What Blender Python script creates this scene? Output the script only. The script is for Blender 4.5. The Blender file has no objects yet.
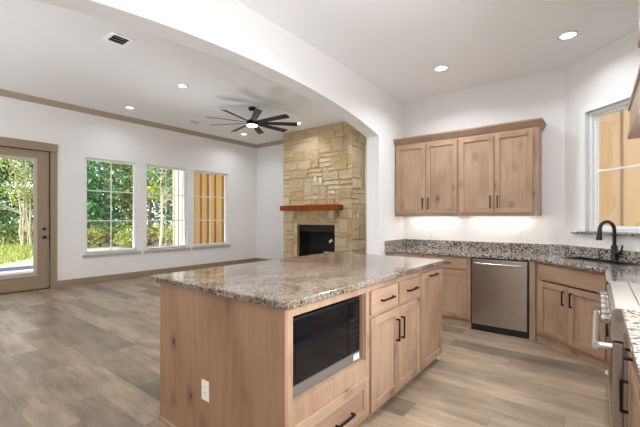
import bpy, bmesh, math, random
import numpy as np
from mathutils import Vector, Matrix

random.seed(7)
SC = bpy.context.scene
COL = SC.collection
PI = math.pi
R2 = math.sqrt(2.0)

# ------------------------------------------------------------------ camera
CAM_H = 1.34
cd = bpy.data.cameras.new('camera')
cam = bpy.data.objects.new('camera', cd)
COL.objects.link(cam)
cam.location = (0, 0, CAM_H)
cam.rotation_euler = (math.radians(90), 0, math.radians(37.8))
cd.sensor_fit = 'HORIZONTAL'
cd.sensor_width = 36.0
cd.lens = 36.0 * 357.0 / 640.0
cd.shift_y = 5.0 / 640.0
cd.clip_start = 0.02
cd.clip_end = 300
SC.camera = cam

# ------------------------------------------------------------------ world, sun, exposure
W = bpy.data.worlds.new('sky')
SC.world = W
W.use_nodes = True
bg = W.node_tree.nodes['Background']
bg.inputs['Color'].default_value = (0.86, 0.93, 1.0, 1)
bg.inputs['Strength'].default_value = 2.0

sl = bpy.data.lights.new('sun', 'SUN')
sl.energy = 6.0
sl.angle = math.radians(1.0)
sl.color = (1.0, 0.95, 0.86)
sun = bpy.data.objects.new('sun', sl)
COL.objects.link(sun)
sun.location = (-20, -10, 20)
sun.rotation_euler = Vector((0.02, 0.55, -0.83)).to_track_quat('-Z', 'Y').to_euler()

CAN_W_KITCHEN = 12.0
CAN_W_LIVING = 4.8

# unseen area lamps behind and beside the viewer, added to brighten the room
def fill_light(name, loc, sx, sz, power, tilt, turn=0.0, spread=180):
    l = bpy.data.lights.new(name, 'AREA'); l.shape = 'RECTANGLE'; l.size = sx; l.size_y = sz; l.energy = power; l.color = (0.92, 0.98, 1.06); l.spread = math.radians(spread)
    o = bpy.data.objects.new(name, l); COL.objects.link(o); o.location = loc
    o.rotation_euler = (math.radians(90 + tilt), 0, math.radians(turn))
fill_light('fill_light', (-5.6, -2.7, 1.2), 4.0, 1.8, 135, 65)
fill_light('fill_light', (0.62, 1.50, 1.62), 1.5, 0.9, 58, -4, 90, 150)
fill_light('fill_light', (-0.5, -2.9, 1.5), 1.8, 1.8, 32, 30)
# added lamp outside below the sills, lifting the ceiling in place of ground bounce
fill_light('bounce_fill', (-9.3, 3.6, 0.15), 3.6, 1.4, 210, 48, -90)

SC.view_settings.view_transform = 'Standard'
SC.view_settings.look = 'None'
SC.view_settings.exposure = 0.14
SC.view_settings.gamma = 1.0
SC.view_settings.use_curve_mapping = False

# ------------------------------------------------------------------ materials
def lin(r, g, b):
    f = lambda c: (c / 255 / 12.92) if c / 255 <= 0.04045 else ((c / 255 + 0.055) / 1.055) ** 2.4
    return (f(r), f(g), f(b), 1)

class NT:
    def __init__(s, name):
        s.m = bpy.data.materials.new(name)
        s.m.use_nodes = True
        s.t = s.m.node_tree
        s.b = s.t.nodes['Principled BSDF']
    def n(s, kind, **kw):
        nd = s.t.nodes.new(kind)
        for k, v in kw.items():
            if hasattr(nd, k):
                setattr(nd, k, v)
        return nd
    def l(s, a, b):
        s.t.links.new(a, b)
    def ramp(s, src, stops, interp='LINEAR'):
        r = s.n('ShaderNodeValToRGB')
        r.color_ramp.interpolation = interp
        e = r.color_ramp.elements
        while len(e) < len(stops):
            e.new(0.5)
        for i, (p, c) in enumerate(stops):
            e[i].position = p
            e[i].color = c
        s.l(src, r.inputs['Fac'])
        return r.outputs['Color']
    def math(s, op, a, b=None):
        m = s.n('ShaderNodeMath', operation=op)
        for i, v in enumerate((a, b)):
            if v is None: continue
            if isinstance(v, (int, float)): m.inputs[i].default_value = v
            else: s.l(v, m.inputs[i])
        return m.outputs[0]
    def mix(s, fac, a, b, blend='MIX'):
        m = s.n('ShaderNodeMix', data_type='RGBA', blend_type=blend)
        for i, v in ((0, fac), (6, a), (7, b)):
            if isinstance(v, (int, float)): m.inputs[i].default_value = v
            elif isinstance(v, tuple): m.inputs[i].default_value = v
            else: s.l(v, m.inputs[i])
        return m.outputs[2]
    def bump(s, h, strength, dist=0.01):
        b = s.n('ShaderNodeBump')
        b.inputs['Strength'].default_value = strength
        b.inputs['Distance'].default_value = dist
        s.l(h, b.inputs['Height'])
        s.l(b.outputs['Normal'], s.b.inputs['Normal'])

def plain(name, col, rough=0.5, metal=0.0, spec=0.5, bump=0.0, bscale=200.0):
    n = NT(name)
    n.b.inputs['Base Color'].default_value = col
    n.b.inputs['Roughness'].default_value = rough
    n.b.inputs['Metallic'].default_value = metal
    n.b.inputs['Specular IOR Level'].default_value = spec
    tc = n.n('ShaderNodeTexCoord')
    nz = n.n('ShaderNodeTexNoise')
    nz.inputs['Scale'].default_value = bscale
    n.l(tc.outputs['Object'], nz.inputs['Vector'])
    if bump:
        n.bump(nz.outputs['Fac'], bump, 0.004)
    r = n.math('MULTIPLY_ADD', nz.outputs['Fac'], 0.06)
    n.t.nodes[-1].inputs[2].default_value = max(0.0, rough - 0.03)
    n.l(r, n.b.inputs['Roughness'])
    return n.m

def wood(name, axis, tint=(1, 1, 1), knots=True):
    """knotty alder; axis = the grain direction in the part's own coordinates"""
    n = NT(name)
    tc = n.n('ShaderNodeTexCoord')
    oi = n.n('ShaderNodeObjectInfo')
    add = n.n('ShaderNodeVectorMath', operation='ADD')
    sc = n.n('ShaderNodeVectorMath', operation='SCALE')
    cmb = n.n('ShaderNodeCombineXYZ')
    for k, f in (('X', 7.0), ('Y', 13.0), ('Z', 29.0)):
        n.l(n.math('MULTIPLY', oi.outputs['Random'], f), cmb.inputs[k])
    n.l(tc.outputs['Object'], add.inputs[0])
    n.l(cmb.outputs[0], add.inputs[1])
    mp = n.n('ShaderNodeMapping')
    s = [1, 1, 1]
    s[axis] = 0.06
    mp.inputs['Scale'].default_value = s
    n.l(add.outputs[0], mp.inputs['Vector'])
    n1 = n.n('ShaderNodeTexNoise')
    n1.inputs['Scale'].default_value = 34
    n1.inputs['Detail'].default_value = 5
    n1.inputs['Distortion'].default_value = 0.7
    n.l(mp.outputs[0], n1.inputs['Vector'])
    n2 = n.n('ShaderNodeTexNoise')
    n2.inputs['Scale'].default_value = 5
    n2.inputs['Detail'].default_value = 3
    mp2 = n.n('ShaderNodeMapping')
    s2 = [1, 1, 1]
    s2[axis] = 0.35
    mp2.inputs['Scale'].default_value = s2
    n.l(add.outputs[0], mp2.inputs['Vector'])
    n.l(mp2.outputs[0], n2.inputs['Vector'])
    c = lambda r, g, b: tuple(v * t * 0.78 for v, t in zip(lin(r, g, b)[:3], tint)) + (1,)
    a = n.ramp(n1.outputs['Fac'], [(0.25, c(164, 130, 104)), (0.5, c(192, 157, 129)), (0.75, c(206, 173, 146))])
    b = n.ramp(n2.outputs['Fac'], [(0.3, c(152, 115, 88)), (0.55, c(194, 159, 131)), (0.8, c(206, 174, 145))])
    col = n.mix(0.5, a, b)
    if knots:
        vo = n.n('ShaderNodeTexVoronoi')
        mp3 = n.n('ShaderNodeMapping')
        s3 = [5.2, 5.2, 5.2]
        s3[axis] = 3.2
        mp3.inputs['Scale'].default_value = s3
        n.l(add.outputs[0], mp3.inputs['Vector'])
        n.l(mp3.outputs[0], vo.inputs['Vector'])
        vo.inputs['Scale'].default_value = 1.0
        nk = n.n('ShaderNodeTexNoise')
        nk.inputs['Scale'].default_value = 40
        n.l(add.outputs[0], nk.inputs['Vector'])
        d = n.math('ADD', vo.outputs['Distance'], n.math('MULTIPLY', n.math('SUBTRACT', nk.outputs['Fac'], 0.5), 0.08))
        k1 = n.ramp(d, [(0.0, (1, 1, 1, 1)), (0.05, (0.9, 0.9, 0.9, 1)), (0.10, (0.38, 0.38, 0.38, 1)), (0.28, (0, 0, 0, 1))])
        sep = n.n('ShaderNodeSeparateColor')
        n.l(vo.outputs['Color'], sep.inputs[0])
        gate = n.math('LESS_THAN', sep.outputs[0], 0.85)
        col = n.mix(n.math('MULTIPLY', k1, gate), col, c(84, 58, 40))
    n.l(col, n.b.inputs['Base Color'])
    n.b.inputs['Roughness'].default_value = 0.42
    n.b.inputs['Specular IOR Level'].default_value = 0.35
    n.bump(n1.outputs['Fac'], 0.08, 0.002)
    return n.m

def granite(name, speckled=False):
    n = NT(name)
    tc = n.n('ShaderNodeTexCoord')
    vo = n.n('ShaderNodeTexVoronoi')
    vo.inputs['Scale'].default_value = 84 if speckled else 105
    nz = n.n('ShaderNodeTexNoise')
    nz.inputs['Scale'].default_value = 24
    nz.inputs['Detail'].default_value = 6
    nz.inputs['Roughness'].default_value = 0.7
    nz.inputs['Distortion'].default_value = 1.2
    big = n.n('ShaderNodeTexNoise')
    big.inputs['Scale'].default_value = 3.2
    big.inputs['Detail'].default_value = 4
    big.inputs['Distortion'].default_value = 1.6
    for x in (vo, nz, big):
        n.l(tc.outputs['Object'], x.inputs['Vector'])
    sep = n.n('ShaderNodeSeparateColor')
    n.l(vo.outputs['Color'], sep.inputs[0])
    v = n.math('ADD', n.math('MULTIPLY', sep.outputs[0], 0.40), n.math('MULTIPLY', nz.outputs['Fac'], 0.80))
    v = n.math('ADD', v, n.math('MULTIPLY', n.math('SUBTRACT', big.outputs['Fac'], 0.5), 0.95))
    if speckled:
        v = n.math('ADD', n.math('MULTIPLY', sep.outputs[0], 0.78), n.math('MULTIPLY', nz.outputs['Fac'], 0.45))
        col = n.ramp(v, [(0.26, lin(20, 18, 18)), (0.38, lin(66, 57, 51)), (0.50, lin(116, 103, 91)), (0.64, lin(148, 137, 126)), (0.86, lin(182, 173, 162))])
    else:
        col = n.ramp(v, [(0.24, lin(26, 23, 22)), (0.36, lin(64, 53, 45)), (0.47, lin(98, 79, 63)), (0.57, lin(118, 101, 85)),
                     (0.68, lin(136, 124, 111)), (0.82, lin(156, 148, 138)), (0.97, lin(96, 88, 81))])
    n.l(col, n.b.inputs['Base Color'])
    n.b.inputs['Roughness'].default_value = 0.09
    n.b.inputs['Specular IOR Level'].default_value = 0.48
    return n.m

def floor_mat():
    n = NT('plank_floor')
    tc = n.n('ShaderNodeTexCoord')
    sp = n.n('ShaderNodeSeparateXYZ')
    n.l(tc.outputs['Object'], sp.inputs[0])
    pw, pl = 0.225, 1.5
    ry = n.math('DIVIDE', sp.outputs['Y'], pw)
    row = n.math('FLOOR', ry)
    wn = n.n('ShaderNodeTexWhiteNoise', noise_dimensions='1D')
    n.l(row, wn.inputs['W'])
    cx = n.math('ADD', n.math('DIVIDE', sp.outputs['X'], pl), wn.outputs['Value'])
    colr = n.math('FLOOR', cx)
    cmb = n.n('ShaderNodeCombineXYZ')
    n.l(row, cmb.inputs['X']); n.l(colr, cmb.inputs['Y'])
    wn2 = n.n('ShaderNodeTexWhiteNoise', noise_dimensions='2D')
    n.l(cmb.outputs[0], wn2.inputs['Vector'])
    # grain
    off = n.n('ShaderNodeVectorMath', operation='SCALE')
    n.l(wn2.outputs['Color'], off.inputs[0]); off.inputs['Scale'].default_value = 20
    ad = n.n('ShaderNodeVectorMath', operation='ADD')
    n.l(tc.outputs['Object'], ad.inputs[0]); n.l(off.outputs[0], ad.inputs[1])
    mp = n.n('ShaderNodeMapping'); mp.inputs['Scale'].default_value = (0.09, 1, 1)
    n.l(ad.outputs[0], mp.inputs['Vector'])
    g = n.n('ShaderNodeTexNoise'); g.inputs['Scale'].default_value = 26; g.inputs['Detail'].default_value = 6
    g.inputs['Distortion'].default_value = 0.8; g.inputs['Roughness'].default_value = 0.65
    n.l(mp.outputs[0], g.inputs['Vector'])
    mp2 = n.n('ShaderNodeMapping'); mp2.inputs['Scale'].default_value = (0.35, 1, 1)
    n.l(ad.outputs[0], mp2.inputs['Vector'])
    g2 = n.n('ShaderNodeTexNoise'); g2.inputs['Scale'].default_value = 7; g2.inputs['Detail'].default_value = 5
    n.l(mp2.outputs[0], g2.inputs['Vector'])
    base = n.ramp(wn2.outputs['Value'], [(0.0, lin(122, 107, 91)), (0.3, lin(146, 128, 109)), (0.6, lin(160, 140, 119)), (1.0, lin(174, 152, 130))])
    gr = n.ramp(g.outputs['Fac'], [(0.25, (0.66, 0.64, 0.61, 1)), (0.5, (0.98, 0.965, 0.945, 1)), (0.75, (1.14, 1.11, 1.07, 1))])
    gr2 = n.ramp(g2.outputs['Fac'], [(0.3, (0.66, 0.66, 0.66, 1)), (0.6, (1.08, 1.08, 1.08, 1))])
    c = n.mix(1.0, n.mix(1.0, base, gr, 'MULTIPLY'), gr2, 'MULTIPLY')
    # joints
    fy = n.math('FRACT', ry); fx = n.math('FRACT', cx)
    ey = n.math('MINIMUM', fy, n.math('SUBTRACT', 1.0, fy))
    ex = n.math('MINIMUM', fx, n.math('SUBTRACT', 1.0, fx))
    j = n.math('MAXIMUM', n.math('LESS_THAN', ey, 0.010), n.math('LESS_THAN', ex, 0.0014))
    c = n.mix(n.math('MULTIPLY', j, 0.4), c, lin(70, 60, 50))
    n.l(c, n.b.inputs['Base Color'])
    r = n.math('MULTIPLY_ADD', g.outputs['Fac'], 0.18)
    n.t.nodes[-1].inputs[2].default_value = 0.30
    n.l(r, n.b.inputs['Roughness'])
    n.b.inputs['Specular IOR Level'].default_value = 0.42
    n.bump(n.math('SUBTRACT', g.outputs['Fac'], j), 0.08, 0.003)
    return n.m

def stone_mat():
    n = NT('limestone')
    at = n.n('ShaderNodeAttribute'); at.attribute_name = 'tone'
    tc = n.n('ShaderNodeTexCoord')
    nz = n.n('ShaderNodeTexNoise'); nz.inputs['Scale'].default_value = 9; nz.inputs['Detail'].default_value = 7
    nz.inputs['Roughness'].default_value = 0.65
    n.l(tc.outputs['Object'], nz.inputs['Vector'])
    v = n.math('ADD', at.outputs['Fac'], n.math('MULTIPLY', n.math('SUBTRACT', nz.outputs['Fac'], 0.5), 0.9))
    c = n.ramp(v, [(0.0, lin(180, 146, 102)), (0.3, lin(204, 176, 134)), (0.6, lin(214, 190, 152)), (1.0, lin(222, 204, 172))])
    n.l(c, n.b.inputs['Base Color'])
    n.b.inputs['Roughness'].default_value = 0.9
    n.b.inputs['Specular IOR Level'].default_value = 0.2
    nf = n.n('ShaderNodeTexNoise'); nf.inputs['Scale'].default_value = 24; nf.inputs['Detail'].default_value = 5
    n.l(tc.outputs['Object'], nf.inputs['Vector'])
    n.bump(n.math('ADD', nz.outputs['Fac'], n.math('MULTIPLY', nf.outputs['Fac'], 0.5)), 1.0, 0.07)
    return n.m

def steel(name, col, rough, axis=0):
    n = NT(name)
    tc = n.n('ShaderNodeTexCoord')
    mp = n.n('ShaderNodeMapping')
    s = [400, 400, 400]; s[axis] = 3
    mp.inputs['Scale'].default_value = s
    n.l(tc.outputs['Object'], mp.inputs['Vector'])
    nz = n.n('ShaderNodeTexNoise'); nz.inputs['Scale'].default_value = 1
    n.l(mp.outputs[0], nz.inputs['Vector'])
    r = n.math('MULTIPLY_ADD', nz.outputs['Fac'], 0.04)
    n.t.nodes[-1].inputs[2].default_value = rough - 0.02
    n.l(r, n.b.inputs['Roughness'])
    n.b.inputs['Base Color'].default_value = col
    n.b.inputs['Metallic'].default_value = 1.0
    return n.m

def glass(name):
    m = bpy.data.materials.new(name); m.use_nodes = True
    t = m.node_tree; t.nodes.clear()
    o = t.nodes.new('ShaderNodeOutputMaterial')
    mx = t.nodes.new('ShaderNodeMixShader')
    tr = t.nodes.new('ShaderNodeBsdfTransparent'); tr.inputs[0].default_value = (0.97, 0.985, 0.975, 1)
    gl = t.nodes.new('ShaderNodeBsdfGlossy'); gl.inputs['Roughness'].default_value = 0.01
    fr = t.nodes.new('ShaderNodeFresnel'); fr.inputs['IOR'].default_value = 1.35
    t.links.new(fr.outputs[0], mx.inputs[0]); t.links.new(tr.outputs[0], mx.inputs[1])
    t.links.new(gl.outputs[0], mx.inputs[2]); t.links.new(mx.outputs[0], o.inputs[0])
    return m

def emit(name, col, s):
    n = NT(name)
    n.b.inputs['Base Color'].default_value = (0.9, 0.9, 0.9, 1)
    n.b.inputs['Emission Color'].default_value = col
    n.b.inputs['Emission Strength'].default_value = s
    return n.m

def leaf_mat(name, c0, c1, c2):
    n = NT(name)
    at = n.n('ShaderNodeAttribute'); at.attribute_name = 'tone'
    c = n.ramp(at.outputs['Fac'], [(0.0, c0), (0.5, c1), (1.0, c2)])
    n.l(c, n.b.inputs['Base Color'])
    n.b.inputs['Roughness'].default_value = 0.55
    tl = n.n('ShaderNodeBsdfTranslucent')
    n.l(c, tl.inputs['Color'])
    mx = n.n('ShaderNodeMixShader'); mx.inputs[0].default_value = 0.45
    n.l(n.b.outputs[0], mx.inputs[1]); n.l(tl.outputs[0], mx.inputs[2])
    out = [x for x in n.t.nodes if x.type == 'OUTPUT_MATERIAL'][0]
    n.l(mx.outputs[0], out.inputs['Surface'])
    return n.m

def ground_mat():
    n = NT('sunny_ground')
    tc = n.n('ShaderNodeTexCoord')
    nz = n.n('ShaderNodeTexNoise'); nz.inputs['Scale'].default_value = 0.9; nz.inputs['Detail'].default_value = 8
    n.l(tc.outputs['Object'], nz.inputs['Vector'])
    sp = n.n('ShaderNodeSeparateXYZ'); n.l(tc.outputs['Object'], sp.inputs[0])
    # gravel near the house, grass towards the trees
    edge = n.math('ADD', n.math('ADD', sp.outputs['X'], 15.6), n.math('MULTIPLY', n.math('SUBTRACT', sp.outputs['Y'], 3.3), 1.45))
    f = n.math('ADD', n.math('ADD', n.math('MULTIPLY', edge, 0.30), 0.42), n.math('MULTIPLY', n.math('SUBTRACT', nz.outputs['Fac'], 0.5), 1.8))
    g = n.ramp(f, [(0.25, (0, 0, 0, 1)), (0.6, (1, 1, 1, 1))])
    n2 = n.n('ShaderNodeTexNoise'); n2.inputs['Scale'].default_value = 14; n2.inputs['Detail'].default_value = 5
    n.l(tc.outputs['Object'], n2.inputs['Vector'])
    grass = n.ramp(n2.outputs['Fac'], [(0.3, lin(96, 108, 52)), (0.6, lin(168, 172, 104)), (0.8, lin(200, 192, 140))])
    grav = n.ramp(n2.outputs['Fac'], [(0.3, lin(150, 141, 133)), (0.7, lin(184, 176, 168))])
    n.l(n.mix(g, grass, grav), n.b.inputs['Base Color'])
    n.b.inputs['Roughness'].default_value = 0.95
    return n.m

def boards_mat(name, c0, c1):
    n = NT(name)
    tc = n.n('ShaderNodeTexCoord')
    mp = n.n('ShaderNodeMapping'); mp.inputs['Scale'].default_value = (1, 1, 0.06)
    n.l(tc.outputs['Object'], mp.inputs['Vector'])
    nz = n.n('ShaderNodeTexNoise'); nz.inputs['Scale'].default_value = 18; nz.inputs['Detail'].default_value = 4
    n.l(mp.outputs[0], nz.inputs['Vector'])
    n.l(n.ramp(nz.outputs['Fac'], [(0.3, c0), (0.7, c1)]), n.b.inputs['Base Color'])
    n.b.inputs['Roughness'].default_value = 0.7
    return n.m

M = {}
M['wall'] = plain('wall_paint', lin(235, 231, 227), 0.75, bump=0.06, bscale=120)
M['ceiling'] = plain('ceiling_paint', lin(248, 247, 245), 0.85, bump=0.12, bscale=60)
M['trim'] = plain('taupe_trim_paint', lin(150, 130, 105), 0.45)
M['vent_white'] = plain('vent_white', lin(252, 252, 251), 0.4)
M['crown_trim'] = plain('crown_trim_paint', lin(172, 156, 135), 0.5)
M['sill_trim'] = plain('sill_trim_paint', lin(186, 172, 156), 0.45)
M['white_trim'] = plain('white_trim_paint', lin(240, 240, 238), 0.4)
M['grey_frame'] = plain('window_vinyl', lin(238, 236, 231), 0.45)
M['weatherstrip'] = plain('dark_seal', lin(50, 44, 40), 0.6)
M['floor'] = floor_mat()
M['woodv'] = wood('alder_vertical', 2)
M['woodh'] = wood('alder_horizontal', 0)
M['woodin'] = plain('cabinet_interior', lin(150, 118, 92), 0.6)
M['woodpanel_shade'] = wood('alder_end_panel_shade', 2, (0.80, 0.71, 0.63))  # same alder tinted darker: the end panel's shade is in the colour
M['woodcrown'] = wood('alder_crown', 0, (0.80, 0.79, 0.78), knots=False)
M['hoodv'] = wood('washed_wood_vertical', 2, (1.15, 1.34, 1.55), knots=False)
M['hoodh'] = wood('washed_wood_horizontal', 0, (1.15, 1.34, 1.55), knots=False)
M['granite'] = granite('brown_granite')
M['granite_grey'] = granite('grey_granite', True)
M['black'] = plain('black_metal', lin(30, 27, 25), 0.42, 0.6)
M['matte_black'] = plain('matte_black', lin(22, 21, 21), 0.5)
M['toe'] = plain('toe_kick_black', lin(14, 13, 13), 0.5)
M['steel'] = steel('brushed_steel', (0.42, 0.37, 0.33, 1), 0.28, 0)
M['steel_matte'] = plain('matte_steel', lin(122, 115, 109), 0.5, 0.3)
M['steel_bright'] = steel('polished_steel', (0.75, 0.73, 0.70, 1), 0.16, 0)
M['steel_satin'] = steel('satin_steel', (0.70, 0.67, 0.64, 1), 0.34, 0)
M['steel_top'] = plain('cooktop_steel', lin(222, 219, 214), 0.24, 0.55)
M['chrome'] = plain('chrome', (0.42, 0.40, 0.38, 1), 0.22, 1.0)
M['black_glass'] = plain('black_glass', (0.006, 0.006, 0.007, 1), 0.06, 0.0, 0.5)
M['sink'] = plain('black_sink_composite', lin(26, 25, 25), 0.4)
M['plate'] = plain('ivory_plate', lin(236, 230, 220), 0.4)
M['plate_white'] = plain('white_plate', lin(232, 229, 225), 0.4)
M['slot'] = plain('dark_slot', lin(60, 56, 52), 0.6)
M['duct'] = plain('dark_duct', lin(36, 34, 33), 0.8)
M['stone'] = stone_mat()
M['mortar'] = plain('mortar', lin(186, 160, 122), 0.95, bump=0.3, bscale=90)
M['mantel'] = wood('mantel_cedar', 0, (0.68, 0.20, 0.02))
M['soot'] = plain('firebox_black', lin(20, 19, 18), 0.7)
M['firebrick'] = plain('firebox_lining', lin(34, 31, 29), 0.85, bump=0.4, bscale=30)
M['paper'] = plain('paper', lin(225, 222, 205), 0.7)
M['glass'] = glass('window_glass')
M['lens'] = emit('lamp_lens', (1.0, 0.97, 0.92, 1), 6.0)
M['fan_lens'] = emit('fan_lamp_lens', (1.0, 0.96, 0.9, 1), 3.0)
M['led'] = emit('led_strip', (1.0, 0.95, 0.88, 1), 8.0)
M['leafA'] = leaf_mat('leaf_dark', lin(44, 76, 38), lin(92, 132, 70), lin(164, 190, 118))
M['leafB'] = leaf_mat('leaf_yellow_green', lin(96, 112, 46), lin(168, 178, 88), lin(220, 222, 144))
M['leafC'] = leaf_mat('leaf_blue_green', lin(36, 84, 56), lin(84, 144, 98), lin(164, 202, 152))
M['leafD'] = leaf_mat('leaf_dry', lin(116, 92, 60), lin(172, 152, 104), lin(212, 200, 150))
M['bark'] = plain('bark', lin(120, 100, 80), 0.9, bump=0.6, bscale=30)
M['bark_pale'] = plain('pale_bark', lin(206, 192, 170), 0.85, bump=0.4, bscale=20)
M['ground'] = ground_mat()
M['slab'] = plain('porch_concrete', lin(190, 184, 178), 0.85, bump=0.2, bscale=40)
M['porch_shade'] = plain('porch_shade_blue', lin(58, 64, 92), 0.8, bump=0.3, bscale=20)  # dark blue stands in for the shade on the porch concrete
M['boards'] = boards_mat('tan_siding', lin(190, 142, 82), lin(208, 164, 100))
M['batten'] = boards_mat('brown_batten', lin(120, 84, 48), lin(150, 108, 66))
M['cream'] = boards_mat('cream_siding', lin(205, 196, 180), lin(214, 206, 192))
M['cream_batten'] = boards_mat('grey_batten', lin(140, 132, 120), lin(156, 148, 136))
M['stained'] = boards_mat('stained_siding', lin(150, 120, 88), lin(160, 130, 94))
M['stained_batten'] = boards_mat('stained_batten', lin(96, 72, 46), lin(108, 82, 54))
M['porch'] = plain('porch_soffit', lin(200, 190, 176), 0.8)

M['mantel'].node_tree.nodes['Principled BSDF'].inputs['Specular IOR Level'].default_value = 0.1
M['mantel'].node_tree.nodes['Principled BSDF'].inputs['Roughness'].default_value = 0.65

# ------------------------------------------------------------------ mesh builder
class MB:
    def __init__(s):
        s.v = []; s.f = []; s.mi = []; s.sm = []; s.tone = []
    def add(s, verts, faces, mi=0, smooth=False, tone=0.5):
        o = len(s.v)
        s.v += [tuple(v) for v in verts]
        for f in faces:
            s.f.append(tuple(i + o for i in f)); s.mi.append(mi); s.sm.append(smooth); s.tone.append(tone)
        return s
    def box(s, x0, x1, y0, y1, z0, z1, b=0.0, mi=0, T=None, tone=0.5):
        x0, x1 = min(x0, x1), max(x0, x1); y0, y1 = min(y0, y1), max(y0, y1); z0, z1 = min(z0, z1), max(z0, z1)
        if b <= 0:
            vs = [(x, y, z) for z in (z0, z1) for y in (y0, y1) for x in (x0, x1)]
            fs = [(0, 2, 3, 1), (4, 5, 7, 6), (0, 1, 5, 4), (2, 6, 7, 3), (0, 4, 6, 2), (1, 3, 7, 5)]
        else:
            bm = bmesh.new()
            bmesh.ops.create_cube(bm, size=1)
            for v in bm.verts:
                v.co = Vector(((x0 + x1) / 2 + v.co.x * (x1 - x0), (y0 + y1) / 2 + v.co.y * (y1 - y0), (z0 + z1) / 2 + v.co.z * (z1 - z0)))
            bmesh.ops.bevel(bm, geom=bm.edges[:], offset=b, segments=2, affect='EDGES', profile=0.6)
            bm.verts.index_update()
            vs = [tuple(v.co) for v in bm.verts]; fs = [tuple(v.index for v in f.verts) for f in bm.faces]
            bm.free()
        if T is not None:
            vs = [tuple(T @ Vector(v)) for v in vs]
        return s.add(vs, fs, mi, False, tone)
    def tube(s, pts, r, n=10, caps=True, mi=0, smooth=True):
        pts = [Vector(p) for p in pts]
        rs = r if isinstance(r, (list, tuple)) else [r] * len(pts)
        vs = []; fs = []
        up = None
        for i, p in enumerate(pts):
            t = (pts[min(i + 1, len(pts) - 1)] - pts[max(i - 1, 0)]).normalized()
            if up is None:
                up = Vector((0, 0, 1)) if abs(t.z) < 0.9 else Vector((1, 0, 0))
            a = t.cross(up).normalized(); b = a.cross(t).normalized(); up = b
            for k in range(n):
                q = 2 * PI * k / n
                vs.append(tuple(p + (a * math.cos(q) + b * math.sin(q)) * rs[i]))
        for i in range(len(pts) - 1):
            for k in range(n):
                k2 = (k + 1) % n
                fs.append((i * n + k, i * n + k2, (i + 1) * n + k2, (i + 1) * n + k))
        s.add(vs, fs, mi, smooth)
        if caps:
            s.add(vs[:n], [tuple(range(n))[::-1]], mi); s.add(vs[-n:], [tuple(range(n))], mi)
        return s
    def lathe(s, prof, n=32, c=(0, 0, 0), mi=0, smooth=True, T=None):
        vs = []; fs = []
        for (r, z) in prof:
            for k in range(n):
                q = 2 * PI * k / n
                v = Vector((c[0] + max(r, 1e-5) * math.cos(q), c[1] + max(r, 1e-5) * math.sin(q), c[2] + z))
                vs.append(tuple(T @ v) if T is not None else tuple(v))
        for i in range(len(prof) - 1):
            for k in range(n):
                k2 = (k + 1) % n
                fs.append((i * n + k, i * n + k2, (i + 1) * n + k2, (i + 1) * n + k))
        return s.add(vs, fs, mi, smooth)
    def prism(s, outer, holes, lo, hi, mapf, mi=0):
        bm = bmesh.new(); es = []; loops = [outer] + list(holes); allv = []
        for lp in loops:
            vs = [bm.verts.new((a, b, 0)) for a, b in lp]
            allv += vs
            es += [bm.edges.new((vs[i], vs[(i + 1) % len(vs)])) for i in range(len(vs))]
        bmesh.ops.triangle_fill(bm, use_beauty=True, edges=es)
        bm.verts.index_update()
        tri = [tuple(v.index for v in f.verts) for f in bm.faces]
        pts = [(v.co.x, v.co.y) for v in bm.verts]
        bm.free()
        n = len(pts)
        vs = [mapf(a, b, lo) for a, b in pts] + [mapf(a, b, hi) for a, b in pts]
        fs = [t for t in tri] + [tuple(i + n for i in t[::-1]) for t in tri]
        o = 0
        for lp in loops:
            m = len(lp)
            for i in range(m):
                a, b = o + i, o + (i + 1) % m
                fs.append((a, b, b + n, a + n))
            o += m
        return s.add(vs, fs, mi)
    def sweep(s, prof, path, mi=0):
        """prof: (outward, z) points; path: list of (point, outward_vector) in plan"""
        vs = []; n = len(prof); fs = []
        for (p, o) in path:
            for (d, z) in prof:
                vs.append((p[0] + o[0] * d, p[1] + o[1] * d, z))
        for i in range(len(path) - 1):
            for k in range(n):
                k2 = (k + 1) % n
                fs.append((i * n + k, i * n + k2, (i + 1) * n + k2, (i + 1) * n + k))
        fs.append(tuple(range(n))); fs.append(tuple((len(path) - 1) * n + k for k in range(n))[::-1])
        return s.add(vs, fs, mi)
    def done(s, name, mats, parent=None, loc=None, rz=0.0, bevel=0.0, fix=True, tone=False):
        me = bpy.data.meshes.new(name)
        me.from_pydata(s.v, [], s.f)
        if not isinstance(mats, (list, tuple)): mats = [mats]
        for m in mats:
            me.materials.append(M[m] if isinstance(m, str) else m)
        me.polygons.foreach_set('material_index', s.mi)
        me.polygons.foreach_set('use_smooth', s.sm)
        if tone or len(set(s.tone)) > 1:
            a = me.attributes.new('tone', 'FLOAT', 'FACE')
            a.data.foreach_set('value', s.tone)
        if fix:
            bm = bmesh.new(); bm.from_mesh(me)
            bmesh.ops.recalc_face_normals(bm, faces=bm.faces[:])
            bm.to_mesh(me); bm.free()
        me.update()
        o = bpy.data.objects.new(name, me)
        COL.objects.link(o)
        if parent is not None: o.parent = parent
        if loc is not None: o.location = loc
        o.rotation_euler = (0, 0, rz)
        if bevel:
            b = o.modifiers.new('edge', 'BEVEL'); b.width = bevel; b.segments = 2; b.limit_method = 'ANGLE'; b.angle_limit = math.radians(40)
        return o

def tag(o, label, cat, group=None):
    o['label'] = label; o['category'] = cat
    if group: o['group'] = group
    return o

def thing(name, label, cat, loc=(0, 0, 0), rz=0.0, group=None):
    o = bpy.data.objects.new(name, None)
    o.empty_display_size = 0.1
    COL.objects.link(o)
    o.location = loc; o.rotation_euler = (0, 0, rz)
    return tag(o, label, cat, group)

def struct(o):
    o['kind'] = 'structure'
    return o

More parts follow.
